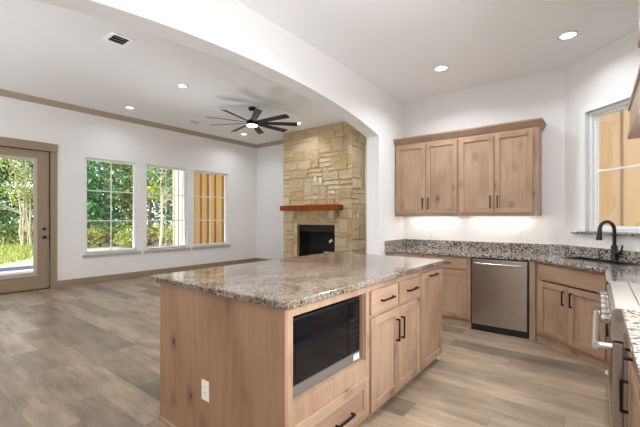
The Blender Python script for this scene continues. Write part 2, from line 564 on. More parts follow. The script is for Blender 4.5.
def copy_tree(o, loc, label=None, rz=None, parent=None):
    c = o.copy(); COL.objects.link(c)
    if parent is not None: c.parent = parent
    else:
        c.location = loc
        if rz is not None: c.rotation_euler = (0, 0, rz)
    if label: c['label'] = label
    for ch in list(o.children):
        copy_tree(ch, None, parent=c)
    return c

def rect(a0, a1, b0, b1):
    return [(a0, b0), (a1, b0), (a1, b1), (a0, b1)]

# ------------------------------------------------------------------ room dimensions
XL = -8.28       # window wall
YF = 7.49        # far wall of the living room
XA = -2.35       # kitchen face of the arch wall
XA2 = -2.54
YB = 5.14        # back wall of the kitchen
XR = 0.72        # range wall
CWALL = 4.84     # x + y on the slanted window wall
ZK = 3.14        # kitchen ceiling
ZLv = 3.60       # living ceiling
YN = -3.2        # wall behind the camera
LZ0, LZ1 = 0.615, 2.60
WIN = [(2.835, 3.872), (4.08, 5.13), (5.33, 6.41)]
DOOR = (1.13, 2.245, 2.635)

# ------------------------------------------------------------------ structure
b = MB(); b.box(XL - 0.2, XR + 0.15, YN - 0.15, YF + 0.15, -0.12, 0.0)
struct(b.done('floor', 'floor'))
b = MB(); b.box(XA2 + 0.02, XR + 0.15, YN - 0.15, YB + 0.5, ZK, ZK + 0.12)
b2 = MB(); b2.box(XL - 0.2, XA2 + 0.01, YN - 0.15, YF + 0.15, ZLv, ZLv + 0.12)
struct(b.done('ceiling', 'ceiling'))
struct(b2.done('ceiling', 'ceiling'))

b = MB()
holes = [rect(a, c, LZ0, LZ1) for a, c in WIN]
outer = [(YN, 0), (DOOR[0], 0), (DOOR[0], DOOR[2]), (DOOR[1], DOOR[2]), (DOOR[1], 0), (YF + 0.15, 0), (YF + 0.15, ZLv), (YN, ZLv)]
b.prism(outer, holes, XL - 0.16, XL, lambda y, z, x: (x, y, z))
struct(b.done('wall_left', 'wall'))
b = MB(); b.box(XL, XA2, YF, YF + 0.15, 0, ZLv); struct(b.done('wall_far', 'wall'))
# arch wall: a notch with a segmental arch
yc, half = 2.2, 2.14
arch = []
for i in range(49):
    d = -half + 2 * half * i / 48
    arch.append((yc + d, 2.71 - 0.043 * d * d - 0.0022 * d ** 4))
outer = [(YN, 0), (arch[0][0], 0)] + arch + [(arch[-1][0], 0), (YB + 0.3, 0), (YB + 0.3, ZLv + 0.05), (YN, ZLv + 0.05)]
b = MB(); b.prism(outer, [], XA2, XA, lambda y, z, x: (x, y, z)); struct(b.done('wall_arch', 'wall'))
b = MB(); b.box(XA2, XA2 + 0.12, YB + 0.3, YF + 0.15, 0, ZLv); struct(b.done('wall_living_right', 'wall'))
b = MB(); b.box(XA + 0.001, -0.30 + 0.06, YB, YB + 0.15, 0, ZK); struct(b.done('wall_back', 'wall'))
# slanted wall, built in its own frame: u along the wall from the back-wall corner
UL = (XR + 0.30) * R2
AW = Matrix.Translation((-0.30, YB, 0)) @ Matrix.Rotation(-PI / 4, 4, 'Z')   # local x along wall, local -y into the room
AWIN = (0.29, 1.15, 1.195, 2.515)
b = MB(); b.prism(rect(0, UL, 0, ZK), [rect(*AWIN)], 0.0, 0.15, lambda u, z, y: tuple(AW @ Vector((u, y, z))))
struct(b.done('wall_slanted', 'wall'))
b = MB(); b.box(XR, XR + 0.15, YN, CWALL - XR + 0.06, 0, ZK); struct(b.done('wall_right', 'wall'))
b = MB(); b.box(XL, XA2 - 0.001, YN - 0.15, YN, 0, ZLv); b.box(XA2, XR, YN - 0.15, YN, 0, ZK); struct(b.done('wall_rear', 'wall'))

# baseboards and crowns of the living room
for nm, (x0, x1, y0, y1) in dict(left=(XL, XL + 0.018, 2.347, YF - 0.0), left_near=(XL, XL + 0.018, YN, 1.017), far=(XL + 0.019, -6.62, YF - 0.018, YF)).items():
    b = MB(); b.box(x0, x1, y0, y1, 0, 0.13, 0.004); struct(b.done('baseboard_' + nm, 'trim'))
b = MB(); b.box(XA - 0.0, XA + 0.014, 4.36, 4.50, 0, 0.1); struct(b.done('baseboard_arch', 'white_trim'))
cp = [(0.001, ZLv - 0.105), (0.012, ZLv - 0.105), (0.02, ZLv - 0.085), (0.055, ZLv - 0.03), (0.065, ZLv - 0.012), (0.065, ZLv - 0.001), (0.001, ZLv - 0.001)]
b = MB(); b.sweep(cp, [((XL, YN), (1, 0)), ((XL, YF), (1, -1)), ((-4.44, YF), (0, -1))])
struct(b.done('trim_1', 'crown_trim'))

# windows of the living room
def living_window(name, y0, y1):
    w = bpy.data.objects.new(name, None); COL.objects.link(w); w.location = (XL, (y0 + y1) / 2, LZ0); w['kind'] = 'structure'
    h = LZ1 - LZ0; hw = (y1 - y0) / 2
    fx0, fx1 = -0.115, -0.045
    b = MB()
    t = 0.042
    b.box(fx0, fx1, -hw + 0.002, -hw + t, 0.002, h - 0.002, 0.003); b.box(fx0, fx1, hw - t, hw - 0.002, 0.002, h - 0.002, 0.003)
    b.box(fx0, fx1, -hw + t, hw - t, 0.002, t + 0.006, 0.003); b.box(fx0, fx1, -hw + t, hw - t, h - t, h - 0.002, 0.003)
    b.done('window_frame', 'grey_frame', w)
    b = MB(); b.box(-0.09, -0.084, -hw + t, hw - t, t, h - t); b.done('glass_pane', 'glass', w)
    m = MB()
    m.box(-0.083, -0.076, -0.011, 0.011, t, h - t)
    for q in (1, 2):
        z = t + (h - 2 * t) * q / 3
        m.box(-0.083, -0.075, -hw + t, hw - t, z - 0.011, z + 0.011)
    m.done('muntin', 'grey_frame', w)
    s = MB(); s.box(-0.044, 0.035, -hw + 0.002, hw - 0.002, -0.001, 0.018, 0.004); s.box(0.001, 0.035, -hw - 0.05, hw + 0.085, -0.022, 0.018, 0.004)
    s.done('window_sill', 'grey_frame', w)
    s = MB(); s.box(0.001, 0.024, -hw - 0.05, hw + 0.085, -0.085, -0.0225, 0.003); s.done('apron', 'sill_trim', w)
    return w
for i, (y0, y1) in enumerate(WIN):
    living_window('window_%d' % (i + 1), y0, y1)

# patio door
d = bpy.data.objects.new('door_1', None); COL.objects.link(d); d.location = (XL, DOOR[1], 0); d['kind'] = 'structure'
dw = DOOR[1] - DOOR[0]
b = MB(); b.prism(rect(-dw + 0.022, -0.018, 0.016, 2.612), [rect(-dw + 0.21, -0.22, 0.28, 2.45)], -0.075, -0.03, lambda y, z, x: (x, y, z)); b.done('door_slab', 'trim', d, bevel=0.003)
b = MB(); b.prism(rect(-dw + 0.19, -0.20, 0.262, 2.468), [rect(-dw + 0.25, -0.262, 0.335, 2.41)], -0.029, -0.018, lambda y, z, x: (x, y, z)); b.done('glass_frame', 'sill_trim', d, bevel=0.004)
b = MB(); b.box(-0.056, -0.05, -dw + 0.211, -0.221, 0.281, 2.449); b.done('glass_pane', 'glass', d)
b = MB(); b.box(-0.11, -0.012, -dw + 0.001, -dw + 0.016, 0, 2.634); b.box(-0.11, -0.012, -0.012, -0.001, 0, 2.634); b.box(-0.11, -0.012, -dw + 0.016, -0.012, 2.618, 2.634)
b.done('door_jamb', 'weatherstrip', d)
b = MB(); b.box(-0.11, -0.005, -dw + 0.02, -0.015, 0.0, 0.014, 0.003); b.done('threshold', 'black', d)
for nm, z, r in (('door_knob', 0.985, 0.027), ('deadbolt', 1.14, 0.026)):
    T = Matrix.Translation((-0.03, -0.092, z)) @ Matrix.Rotation(PI / 2, 4, 'Y')
    prof = [(0, 0), (0.031, 0), (0.031, 0.006), (0.012, 0.008), (0.012, 0.025), (r, 0.032), (r + 0.002, 0.045), (r - 0.006, 0.056), (0, 0.058)] if nm == 'door_knob' else [(0, 0), (0.029, 0), (0.027, 0.014), (0.02, 0.018), (0, 0.018)]
    m = MB(); m.lathe(prof, 20, T=T); m.done(nm, 'black', d)
b = MB(); b.box(-0.029, -0.012, -0.02, -0.013, 0.95, 1.02); b.done('strike_plate', 'black', d)
b = MB()
b.box(XL + 0.001, XL + 0.022, DOOR[1] - 0.005, DOOR[1] + 0.10, 0.0, 2.62, 0.003); b.box(XL + 0.001, XL + 0.022, DOOR[0] - 0.10, DOOR[0] + 0.005, 0.0, 2.62, 0.003)
b.box(XL + 0.001, XL + 0.027, DOOR[0] - 0.112, DOOR[1] + 0.112, 2.621, 2.775, 0.003)
struct(b.done('trim_2', 'trim'))

# unseen window frames added on the blank walls to go with the fill lamps
def added_window(name, x0, x1, z0, z1):
    w = bpy.data.objects.new(name, None); COL.objects.link(w); w.location = ((x0 + x1) / 2, YN, z0); w['kind'] = 'structure'
    h = (x1 - x0) / 2; b = MB()
    for c in (-h, -0.03, h - 0.06): b.box(c, c + 0.06, 0.001, 0.04, 0, z1 - z0, 0.003)
    for c in (0, z1 - z0 - 0.06): b.box(-h + 0.061, h - 0.061, 0.001, 0.039, c, c + 0.06, 0.003)
    b.done('window_frame', 'white_trim', w)  # frame of an added, unseen window
    return w
added_window('window_5', -7.7, -3.5, 0.3, 2.7)  # added window, unseen, behind the viewer
added_window('window_7', -1.4, 0.4, 0.6, 2.4)  # added window, unseen, behind the viewer
w6 = added_window('window_6', -0.8, 0.8, 1.05, 2.4)  # added window, unseen, beside the viewer
w6.location = (XR, 1.35, 1.05); w6.rotation_euler = (0, 0, PI / 2)

# kitchen window in the slanted wall
w = bpy.data.objects.new('window_4', None); COL.objects.link(w); w.location = (-0.30, YB, 0); w.rotation_euler = (0, 0, -PI / 4); w['kind'] = 'structure'
u0, u1, z0, z1 = AWIN
def ring(mb, a0, a1, c0, c1, t, y0, y1, bv=0.003):
    mb.box(a0, a0 + t, y0, y1, c0, c1, bv); mb.box(a1 - t, a1, y0, y1, c0, c1, bv)
    mb.box(a0 + t, a1 - t, y0, y1, c0, c0 + t, bv); mb.box(a0 + t, a1 - t, y0, y1, c1 - t, c1, bv)
b = MB()
b.box(u0 - 0.07, u0 + 0.004, -0.018, -0.001, z0, z1 + 0.07, 0.003); b.box(u1 - 0.004, u1 + 0.07, -0.018, -0.001, z0, z1 + 0.07, 0.003)
b.box(u0 + 0.004, u1 - 0.004, -0.018, -0.001, z1 - 0.004, z1 + 0.07, 0.003)
b.done('casing', 'white_trim', w)
b = MB(); ring(b, u0 + 0.002, u1 - 0.002, z0 + 0.002, z1 - 0.002, 0.036, 0.035, 0.11); b.done('window_frame', 'white_trim', w)
b = MB(); ring(b, u0 + 0.039, u1 - 0.039, z0 + 0.039, z1 - 0.039, 0.03, 0.06, 0.09); b.done('sash', 'white_trim', w)
b = MB(); b.box(u0 + 0.069, u1 - 0.069, 0.074, 0.08, z0 + 0.069, z1 - 0.069); b.done('glass_pane', 'glass', w)
b = MB(); zz = (z0 + z1) / 2
b.box(u0 + 0.069, u1 - 0.069, 0.064, 0.073, zz - 0.011, zz + 0.011); b.done('muntin', 'white_trim', w)
b = MB(); b.box(u0 - 0.16, u1 + 0.10, -0.045, -0.001, z0 - 0.026, z0 - 0.002, 0.005); b.box(u0 + 0.004, u1 - 0.004, -0.001, 0.034, z0 - 0.026 + 0.027, z0 + 0.006); b.done('window_sill', 'granite_grey', w)

# boxed white chase above the hood
b = MB(); b.box(0.215, XR - 0.001, 2.24, 3.13, 2.545, ZK - 0.001, 0.003); struct(b.done('trim_3', 'wall'))

# ------------------------------------------------------------------ outdoors structure
b = MB(); b.box(-90, -13.30, -40, 60, -0.3, -0.10); b.box(-13.30, 14, 7.7, 60, -0.3, -0.10); struct(b.done('ground', 'ground'))
b = MB(); b.box(-12.2, XL - 0.161, -6, 7.68, -0.3, -0.04); struct(b.done('porch_floor', 'slab'))
b = MB(); b.box(-13.29, -12.205, -6, 7.68, -0.3, -0.06); struct(b.done('porch_shade_strip', 'porch_shade'))  # shade at the porch edge, painted as a dark strip
b = MB(); b.box(-11.9, XL - 0.161, -6, 7.68, 3.42, 3.6); struct(b.done('porch_roof', 'porch'))


def siding(name, p0, p1, h, pitch, bw, z0=-0.1, mats=('boards', 'batten')):
    """board-and-batten wall from p0 to p1 (plan), front on the left-hand side looking p0 -> p1 is -normal"""
    p0, p1 = Vector(p0), Vector(p1)
    d = p1 - p0; L = d.length; ang = math.atan2(d.y, d.x)
    m = MB(); m.box(0, L, 0, 0.14, z0, h)
    k = pitch * 0.3
    while k < L - bw:
        m.box(k, k + bw, -0.022, -0.0005, z0, h, mi=1)
        k += pitch
    o = m.done(name, list(mats), None, (p0.x, p0.y, 0), ang)
    return struct(o)
siding('exterior_wall', (-12.75, 7.30), (-11.5, 7.30), 3.40, 0.30, 0.03, mats=('cream', 'cream_batten'))
siding('exterior_wall', (-11.498, 7.30), (XL - 0.17, 7.30), 3.40, 0.41, 0.08)
siding('exterior_wall', (-0.503, 7.58), (3.4, 7.30), 4.2, 0.62, 0.035, mats=('stained', 'stained_batten'))

# ------------------------------------------------------------------ cabinet making
# every cabinet stands in its own frame: local x runs left to right seen from the front, local -y comes out towards the viewer
def shaker(parent, kind, u0, u1, z0, z1, fr=0.058, pull=None, y=0.0, flat=False, t=0.02):
    """door / drawer front with mitred frame and recessed panel, plus its pull"""
    b = MB()
    yb, yf = y - 0.0008, y - t
    hor = kind != 'door'
    if flat:
        b.box(u0, u1, yf, yb, z0, z1, 0.003)
        f = b.done(kind if kind != 'false' else 'false_front', 'woodh' if hor else 'woodv', parent)
    else:
        b.box(u0, u0 + fr, yf, yb, z0, z1, 0.002, 0); b.box(u1 - fr, u1, yf, yb, z0, z1, 0.002, 0)
        b.box(u0 + fr, u1 - fr, yf, yb, z0, z0 + fr, 0.002, 1); b.box(u0 + fr, u1 - fr, yf, yb, z1 - fr, z1, 0.002, 1)
        f = b.done(kind if kind != 'false' else 'false_front', ['woodv', 'woodh'], parent)
        p = MB(); p.box(u0 + fr - 0.004, u1 - fr + 0.004, y - 0.0075, yb, z0 + fr - 0.004, z1 - fr + 0.004)
        p.done('panel', 'woodh' if hor else 'woodv', f)
    if pull:
        make_pull(f, pull, yf)
    return f

def make_pull(parent, pull, yf):
    o, cu, cz, ln = pull
    b = MB(); h = ln / 2; pr = 0.032; s = 0.0055
    if o == 'h':
        b.box(cu - h, cu + h, yf - pr, yf - pr + 2 * s, cz - s, cz + s, 0.0015)
        for q in (-h + s, h - s):
            b.box(cu + q - s, cu + q + s, yf - pr + 2 * s, yf - 0.0003, cz - s, cz + s)
    else:
        b.box(cu - s, cu + s, yf - pr, yf - pr + 2 * s, cz - h, cz + h, 0.0015)
        for q in (-h + s, h - s):
            b.box(cu - s, cu + s, yf - pr + 2 * s, yf - 0.0003, cz + q - s, cz + q + s)
    return b.done('pull', 'black', parent)

def carcass(parent, w, d, z0, z1, openings, t=0.018, back=True, panel_l=True, panel_r=True):
    """closed box with face frame; openings are where a hole goes right through the face frame"""
    m = MB()
    m.prism(rect(0, w, z0, z1), [rect(*o) for o in openings], 0.0, 0.02, lambda a, c, y: (a, y, c))
    m.done('face_frame', 'woodv', parent, bevel=0.0015)
    b = MB()
    if not openings:
        b.box(0.001, w - 0.001, 0.0205, d, z0, z1)
    else:
        b.box(0.001, 0.001 + t, 0.0205, d, z0, z1); b.box(w - 0.001 - t, w - 0.001, 0.0205, d, z0, z1)
        b.box(0.02, w - 0.02, 0.0205, d, z0, z0 + t); b.box(0.02, w - 0.02, 0.0205, d, z1 - t, z1); b.box(0.02, w - 0.02, d - t, d, z0 + t, z1 - t)
        for o in openings:
            b.box(0.02, w - 0.02, 0.0205, d - t, o[2] - t, o[2] - 0.0005); b.box(o[0] - t, o[0] - 0.0005, 0.0205, d - t, o[2], o[3])
            b.box(o[1] + 0.0005, o[1] + t, 0.0205, d - t, o[2], o[3])
    return b.done('carcass', 'woodv', parent)

def toe(parent, u0, u1, depth, z1, mat='woodh', y=0.03):
    b = MB(); b.box(u0, u1, y, depth, 0, z1 - 0.0005); b.done('toe_kick', mat, parent)

# ------------------------------------------------------------------ kitchen island (faces +x)
IX = -1.17; IY0, IY1 = 1.255, 3.385; ITOP = 0.912
AZ = PI / 2
T0 = 0.07
EP = 1.149       # width of the end panel
# unit with the microwave
u_mw = 0.749
k1 = thing('island_microwave_cabinet', 'knotty wood island cabinet holding the black microwave, with large plain end panel', 'cabinet', (IX, IY0, 0), AZ, 'island cabinets')
carcass(k1, u_mw, 0.58, T0, ITOP, [(0.039, 0.735, 0.432, 0.862)])
toe(k1, 0.0, u_mw, 0.58, T0, y=0.045)
shaker(k1, 'drawer', 0.042, 0.738, 0.085, 0.328, pull=('h', 0.45, 0.185, 0.17))
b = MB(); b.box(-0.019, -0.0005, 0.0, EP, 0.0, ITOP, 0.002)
b.done('end_panel', 'woodpanel_shade', k1)
b = MB(); b.box(-0.032, -0.0195, 0.0, EP + 0.012, 0.0, 0.022, 0.003); b.done('base_shoe', 'woodh', k1)
# unit with two drawers over two doors
o = IY0 + u_mw + 0.001
k2 = thing('island_double_door_cabinet', 'knotty wood island cabinet with two drawers over a pair of doors, beside the microwave', 'cabinet', (IX, o, 0), AZ, 'island cabinets')
w2 = 2.845 - o
carcass(k2, w2, 0.58, T0, ITOP, [])
toe(k2, 0.0, w2, 0.58, T0, y=0.045)
shaker(k2, 'drawer', 2.028 - o, 2.418 - o, 0.712, 0.868, flat=True, pull=('h', 2.235 - o, 0.790, 0.17))
shaker(k2, 'drawer', 2.446 - o, 2.826 - o, 0.712, 0.868, flat=True, pull=('h', 2.65 - o, 0.790, 0.17))
shaker(k2, 'door', 2.028 - o, 2.425 - o, 0.078, 0.690, pull=('v', 2.385 - o, 0.535, 0.16))
shaker(k2, 'door', 2.429 - o, 2.826 - o, 0.078, 0.690, pull=('v', 2.468 - o, 0.535, 0.16))
# narrow unit at the far end
o3 = 2.846
w3 = IY1 - o3
k3 = thing('island_tall_door_cabinet', 'narrow knotty wood island cabinet with one full-height door at the far end', 'cabinet', (IX, o3, 0), AZ, 'island cabinets')
carcass(k3, w3, 0.58, T0, ITOP, [])
toe(k3, 0.0, w3 - 0.02, 0.58, T0, y=0.045)
shaker(k3, 'door', 2.867 - o3, 3.365 - o3, 0.078, 0.880, pull=('h', 3.11 - o3, 0.845, 0.17))
b = MB(); b.box(w3 - 0.0195, w3 + 0.006, 0.02, 0.07, 0.0, 0.04, 0.003); b.done('corner_block', 'plate', k3)
# seating side
k4 = thing('island_rear_cabinet', 'plain wooden back half of the kitchen island facing the living room', 'cabinet', (IX - 0.585, IY0, 0), AZ, 'island cabinets')
b = MB(); b.box(0.001, IY1 - IY0, 0.0, EP - 0.586, 0.0, ITOP); b.done('carcass', 'woodv', k4)
# outlet on the end panel
def outlet(name, label, loc, rz, wdt=0.07, hgt=0.115, mat='plate', kind='duplex', group='power outlets'):
    t = thing(name, label, 'outlet' if kind == 'duplex' else 'switch', loc, rz, group)
    b = MB(); b.box(-wdt / 2, wdt / 2, -0.006, -0.0006, -hgt / 2, hgt / 2, 0.002); b.done('cover_plate', mat, t)
    n = max(1, round(wdt / 0.07))
    for i in range(n):
        cx = (i - (n - 1) / 2) * 0.046
        b = MB(); b.box(cx - 0.0165, cx + 0.0165, -0.0085, -0.0062, -0.034, 0.034, 0.001)
        if kind == 'duplex':
            for zz in (-0.017, 0.017):
                for q in (-0.006, 0.006):
                    b.box(cx + q - 0.001, cx + q + 0.001, -0.0089, -0.0086, zz - 0.004, zz + 0.006, mi=1)
            b.done('receptacle', [mat, 'slot'], t)
        else:
            b.box(cx - 0.012, cx + 0.012, -0.0105, -0.0086, -0.028, 0.028, 0.001)
            b.done('rocker', [mat, 'slot'], t)
    return t
outlet('wall_outlet', 'ivory outlet on the end panel of the kitchen island', (-1.80, IY0 - 0.0195, 0.340), 0.0)

# island worktop
b = MB()
ov = [(-2.425, 1.212), (-1.132, 1.212), (-1.132, 3.41), (-2.425, 3.41)]
b.prism(ov, [], ITOP + 0.0008, ITOP + 0.038, lambda x, y, z: (x + 1.8, y - 2.31, z - ITOP))
tag(b.done('countertop', 'granite', None, (-1.8, 2.31, ITOP), bevel=0.006), 'speckled brown and grey granite worktop lying on the kitchen island', 'countertop', 'granite worktops')

# microwave in its niche
mw = thing('microwave', 'black built-in microwave with steel bottom strip in the island', 'microwave', (IX - 0.042, IY0 + 0.042, 0.4328), AZ)
ww = 0.688
b = MB(); b.box(0.004, ww - 0.004, 0.022, 0.42, 0.004, 0.375, 0.004); b.done('body', 'matte_black', mw)
b = MB(); b.box(0.003, ww * 0.80, 0.0, 0.021, 0.058, 0.385, 0.004); b.done('door', 'black_glass', mw)
b = MB(); b.box(0.06, ww * 0.74, -0.002, -0.0003, 0.105, 0.335, 0.0005); b.done('viewing_window', 'black_glass', mw)
b = MB(); b.box(ww * 0.80 + 0.002, ww - 0.003, 0.0, 0.021, 0.058, 0.385, 0.004); pnl = b.done('control_panel', 'black_glass', mw)
for r in range(5):
    for c in range(3):
        b = MB(); x = ww * 0.845 + c * 0.03; z = 0.12 + r * 0.036
        b.box(x, x + 0.012, -0.0012, -0.0003, z, z + 0.005); b.done('touch_key', 'slot', pnl)
b = MB(); b.box(0.003, ww - 0.003, -0.004, 0.021, 0.003, 0.055, 0.004); st = b.done('trim_strip', 'steel_matte', mw)
b = MB(); b.box(ww - 0.085, ww - 0.022, -0.0052, -0.0042, 0.012, 0.048); b.done('energy_sticker', 'plate_white', mw)
b = MB(); b.box(0.003, ww - 0.003, 0.002, 0.02, 0.3865, 0.398, 0.003); b.done('vent_grille', 'matte_black', mw)

# ------------------------------------------------------------------ kitchen back run (faces -y)
BY = 4.55; BTOP = 0.876
b_l = thing('base_cabinet', 'leftmost base cabinet with single wide drawer, against the arch wall', 'cabinet', (-2.345, BY, 0), 0, 'base cabinets along the back wall')
carcass(b_l, 0.515, 0.58, 0.10, BTOP, [])
toe(b_l, 0, 0.515, 0.58, 0.10)
shaker(b_l, 'drawer', 0.015, 0.485, 0.722, 0.857, flat=True, pull=('h', 0.25, 0.79, 0.13))
shaker(b_l, 'door', 0.015, 0.485, 0.115, 0.695, pull=('v', 0.45, 0.58, 0.13))
b_m = thing('base_cabinet', 'base cabinet with one drawer over one door, left of the steel dishwasher', 'cabinet', (-1.829, BY, 0), 0, 'base cabinets along the back wall')
carcass(b_m, 0.615, 0.58, 0.10, BTOP, [])
toe(b_m, 0, 0.615, 0.58, 0.10)
shaker(b_m, 'drawer', 0.035, 0.575, 0.722, 0.857, flat=True, pull=('h', 0.32, 0.79, 0.13))
shaker(b_m, 'door', 0.035, 0.575, 0.115, 0.695, pull=('v', 0.08, 0.58, 0.13))
b = MB(); b.box(0.592, 0.622, -0.012, 0.06, 0.0, 0.03, 0.002); b.done('corner_block', 'woodh', b_m)

dwv = thing('dishwasher', 'stainless steel dishwasher with bar handle and black toe kick', 'dishwasher', (-1.198, 4.53, 0), 0)
wd = 0.606
b = MB(); b.box(0.002, wd - 0.002, 0.03, 0.58, 0.10, 0.868); b.done('tub', 'matte_black', dwv)
b = MB(); b.box(0.005, wd - 0.018, 0.0, 0.0295, 0.078, 0.856, 0.006); b.done('door', 'steel', dwv)
b = MB(); b.box(wd - 0.017, wd - 0.001, 0.006, 0.0295, 0.078, 0.856); b.done('side_seal', 'toe', dwv)
hd = MB()
hd.tube([(0.045, -0.04, 0.805), (wd / 2, -0.046, 0.805), (wd - 0.045, -0.04, 0.805)], 0.0115, 12)
for x in (0.06, wd - 0.06): hd.box(x - 0.012, x + 0.012, -0.04, -0.0005, 0.797, 0.813, 0.003)
hd.done('handle', 'steel', dwv)
b = MB(); b.box(0.002, wd - 0.002, 0.02, 0.06, 0.0, 0.076, 0.002); b.done('kick_plate', 'toe', dwv)
b = MB(); b.box(0.001, wd - 0.001, 0.004, 0.028, 0.858, 0.8745); b.done('control_strip', 'toe', dwv)

fp = MB(); fp.box(0, 0.058, 0, 0.02, 0, BTOP - 0.001, 0.001); fp.box(-0.002, 0.06, -0.008, -0.0003, 0.0, 0.03, 0.002)
tag(fp.done('filler_panel', 'woodv', None, (-0.589, 4.53, 0)), 'narrow upright wooden filler panel right of the dishwasher', 'panel')

# sink cabinet across the corner
sk = thing('sink_cabinet', 'slanted corner sink cabinet with false front over two doors', 'cabinet', (-0.527, 4.540, 0), -PI / 4)
SW = 0.86
carcass(sk, SW, 0.50, 0.085, BTOP, [(0.09, SW - 0.03, 0.20, 0.68)])
toe(sk, -0.012, SW, 0.45, 0.085, y=0.012)
shaker(sk, 'false', 0.062, 0.842, 0.692, 0.850, flat=True)
shaker(sk, 'door', 0.062, 0.450, 0.118, 0.672, pull=('v', 0.405, 0.555, 0.14))
shaker(sk, 'door', 0.455, 0.842, 0.118, 0.672, pull=('v', 0.50, 0.555, 0.14))
b = MB(); b.box(-0.012, SW, 0.0, 0.0115, 0.0, 0.028, 0.003); b.done('base_shoe', 'woodh', sk)
b = MB(); b.box(SW - 0.022, SW + 0.012, -0.014, -0.0005, 0.0, 0.035, 0.003); b.done('corner_block', 'white_trim', sk)

# worktop with the sink cut-out
def ang(u, c): # (u along slanted wall, distance c = x + y) -> plan point
    x0 = (c - CWALL) / 2
    return (-0.30 + u / R2 + x0, YB - u / R2 + x0)
outer = [(XA + 0.003, 4.50), (-0.553, 4.50), (0.052, 3.895), (0.052, 3.142), (XR - 0.003, 3.142), (XR - 0.003, CWALL - XR - 0.002), (-0.302, YB - 0.003), (XA + 0.003, YB - 0.003)]
SK = (0.30, 0.94, 4.42, 4.72)
hole = [ang(SK[0], SK[2]), ang(SK[1], SK[2]), ang(SK[1], SK[3]), ang(SK[0], SK[3])]
ct = thing('countertop', 'speckled grey granite worktop running along the back wall and round the sink', 'countertop', (-1.0, 4.8, 0.876), 0, 'granite worktops')
b = MB(); b.prism(outer, [hole], 0.0008, 0.036, lambda x, y, z: (x + 1.0, y - 4.8, z)); b.done('slab', 'granite_grey', ct, bevel=0.006)
b = MB(); zb0, zb1 = 0.0365, 0.150
b.box(XA + 0.024 + 1.0, -0.31 + 1.0, YB - 0.022 - 4.8, YB - 0.002 - 4.8, zb0, zb1, 0.002)
b.box(XA + 0.002 + 1.0, XA + 0.023 + 1.0, 4.505 - 4.8, YB - 0.002 - 4.8, zb0, zb1, 0.002)
T = Matrix.Translation((1.0, -4.8, 0)) @ AW
b.box(0.008, UL - 0.02, -0.022, -0.002, zb0, zb1, 0.002, T=T)
b.done('backsplash', 'granite_grey', ct)

# sink, faucet
ca = ang((SK[0] + SK[1]) / 2, (SK[2] + SK[3]) / 2)
sn = thing('kitchen_sink', 'black sink set in the slanted worktop below the window', 'sink', (ca[0], ca[1], 0.876), -PI / 4)
hw, hd_ = (SK[1] - SK[0]) / 2 - 0.003, (SK[3] - SK[2]) / 2 / R2 - 0.003
b = MB()
t = 0.010; dp = -0.19
b.box(-hw, hw, -hd_, hd_, dp - t, dp)
b.box(-hw, -hw + t, -hd_, hd_, dp, 0.0365); b.box(hw - t, hw, -hd_, hd_, dp, 0.0365)
b.box(-hw + t, hw - t, -hd_, -hd_ + t, dp, 0.0365); b.box(-hw + t, hw - t, hd_ - t, hd_, dp, 0.0365)
ring(b, -hw - 0.016, hw + 0.016, -hd_ - 0.016, hd_ + 0.016, 0.03, 0.0370, 0.0415, 0.0)
# the rim lies flat: swap the ring's depth and height
nv = 32
b.v[-nv:] = [(x, z, y) for (x, y, z) in b.v[-nv:]]
b.done('basin', 'sink', sn)
b = MB(); b.lathe([(0, 0.001), (0.03, 0.002), (0.04, 0.001), (0.042, 0.0004)], 20, (0, 0, dp)); b.done('drain', 'black', sn)

fx = ang(0.665, 4.775)
fa = thing('kitchen_faucet', 'matte black gooseneck faucet behind the sink', 'faucet', (fx[0], fx[1], 0.9125), PI / 4)
b = MB(); b.lathe([(0, 0), (0.033, 0), (0.033, 0.008), (0.027, 0.012), (0.027, 0.145), (0.021, 0.16), (0.0, 0.16)], 24); b.done('base', 'matte_black', fa)
pts = [(0, 0, 0.155), (0, 0, 0.23), (0, 0, 0.31)]
for i in range(1, 13):
    q = PI * i / 12
    pts.append((-0.082 * (1 - math.cos(q)), 0, 0.31 + 0.085 * math.sin(q)))
b = MB(); b.tube(pts, 0.0165, 14)
b.done('spout', 'matte_black', fa)
e = Vector(pts[-1])
b = MB(); b.tube([e + Vector((0, 0, 0.01)), e + Vector((-0.002, 0, -0.03)), e + Vector((-0.006, 0, -0.08)), e + Vector((-0.007, 0, -0.10))], [0.018, 0.0195, 0.026, 0.0265], 16); b.done('spray_head', 'matte_black', fa)
b = MB(); b.tube([(0, -0.02, 0.085), (0, -0.062, 0.085)], 0.02, 14); b.tube([(0, -0.058, 0.088), (0, -0.078, 0.115), (0, -0.086, 0.165)], [0.010, 0.008, 0.007], 10); b.done('lever', 'matte_black', fa)
p = ang(0.50, 4.755)
b = MB(); b.lathe([(0, 0), (0.022, 0), (0.022, 0.006), (0.015, 0.008), (0.015, 0.016), (0, 0.017)], 20)
tag(b.done('air_switch', 'matte_black', None, (p[0], p[1], 0.9125)), 'small black round button on the worktop left of the faucet', 'button')

# outlets on the back wall
outlet('wall_outlet', 'white outlet above the worktop, left under the upper cabinets', (-1.92, YB - 0.0005, 1.105), 0, mat='plate_white')
outlet('light_switch', 'white rocker switch under the right end of the upper cabinets', (-0.782, YB - 0.0005, 1.14), 0, mat='plate_white', kind='switch', wdt=0.07, group='switches over the worktop')
outlet('light_switch', 'double white switch plate in the corner left of the kitchen window', (-0.435, YB - 0.0005, 1.135), 0, mat='plate_white', kind='switch', wdt=0.118, group='switches over the worktop')

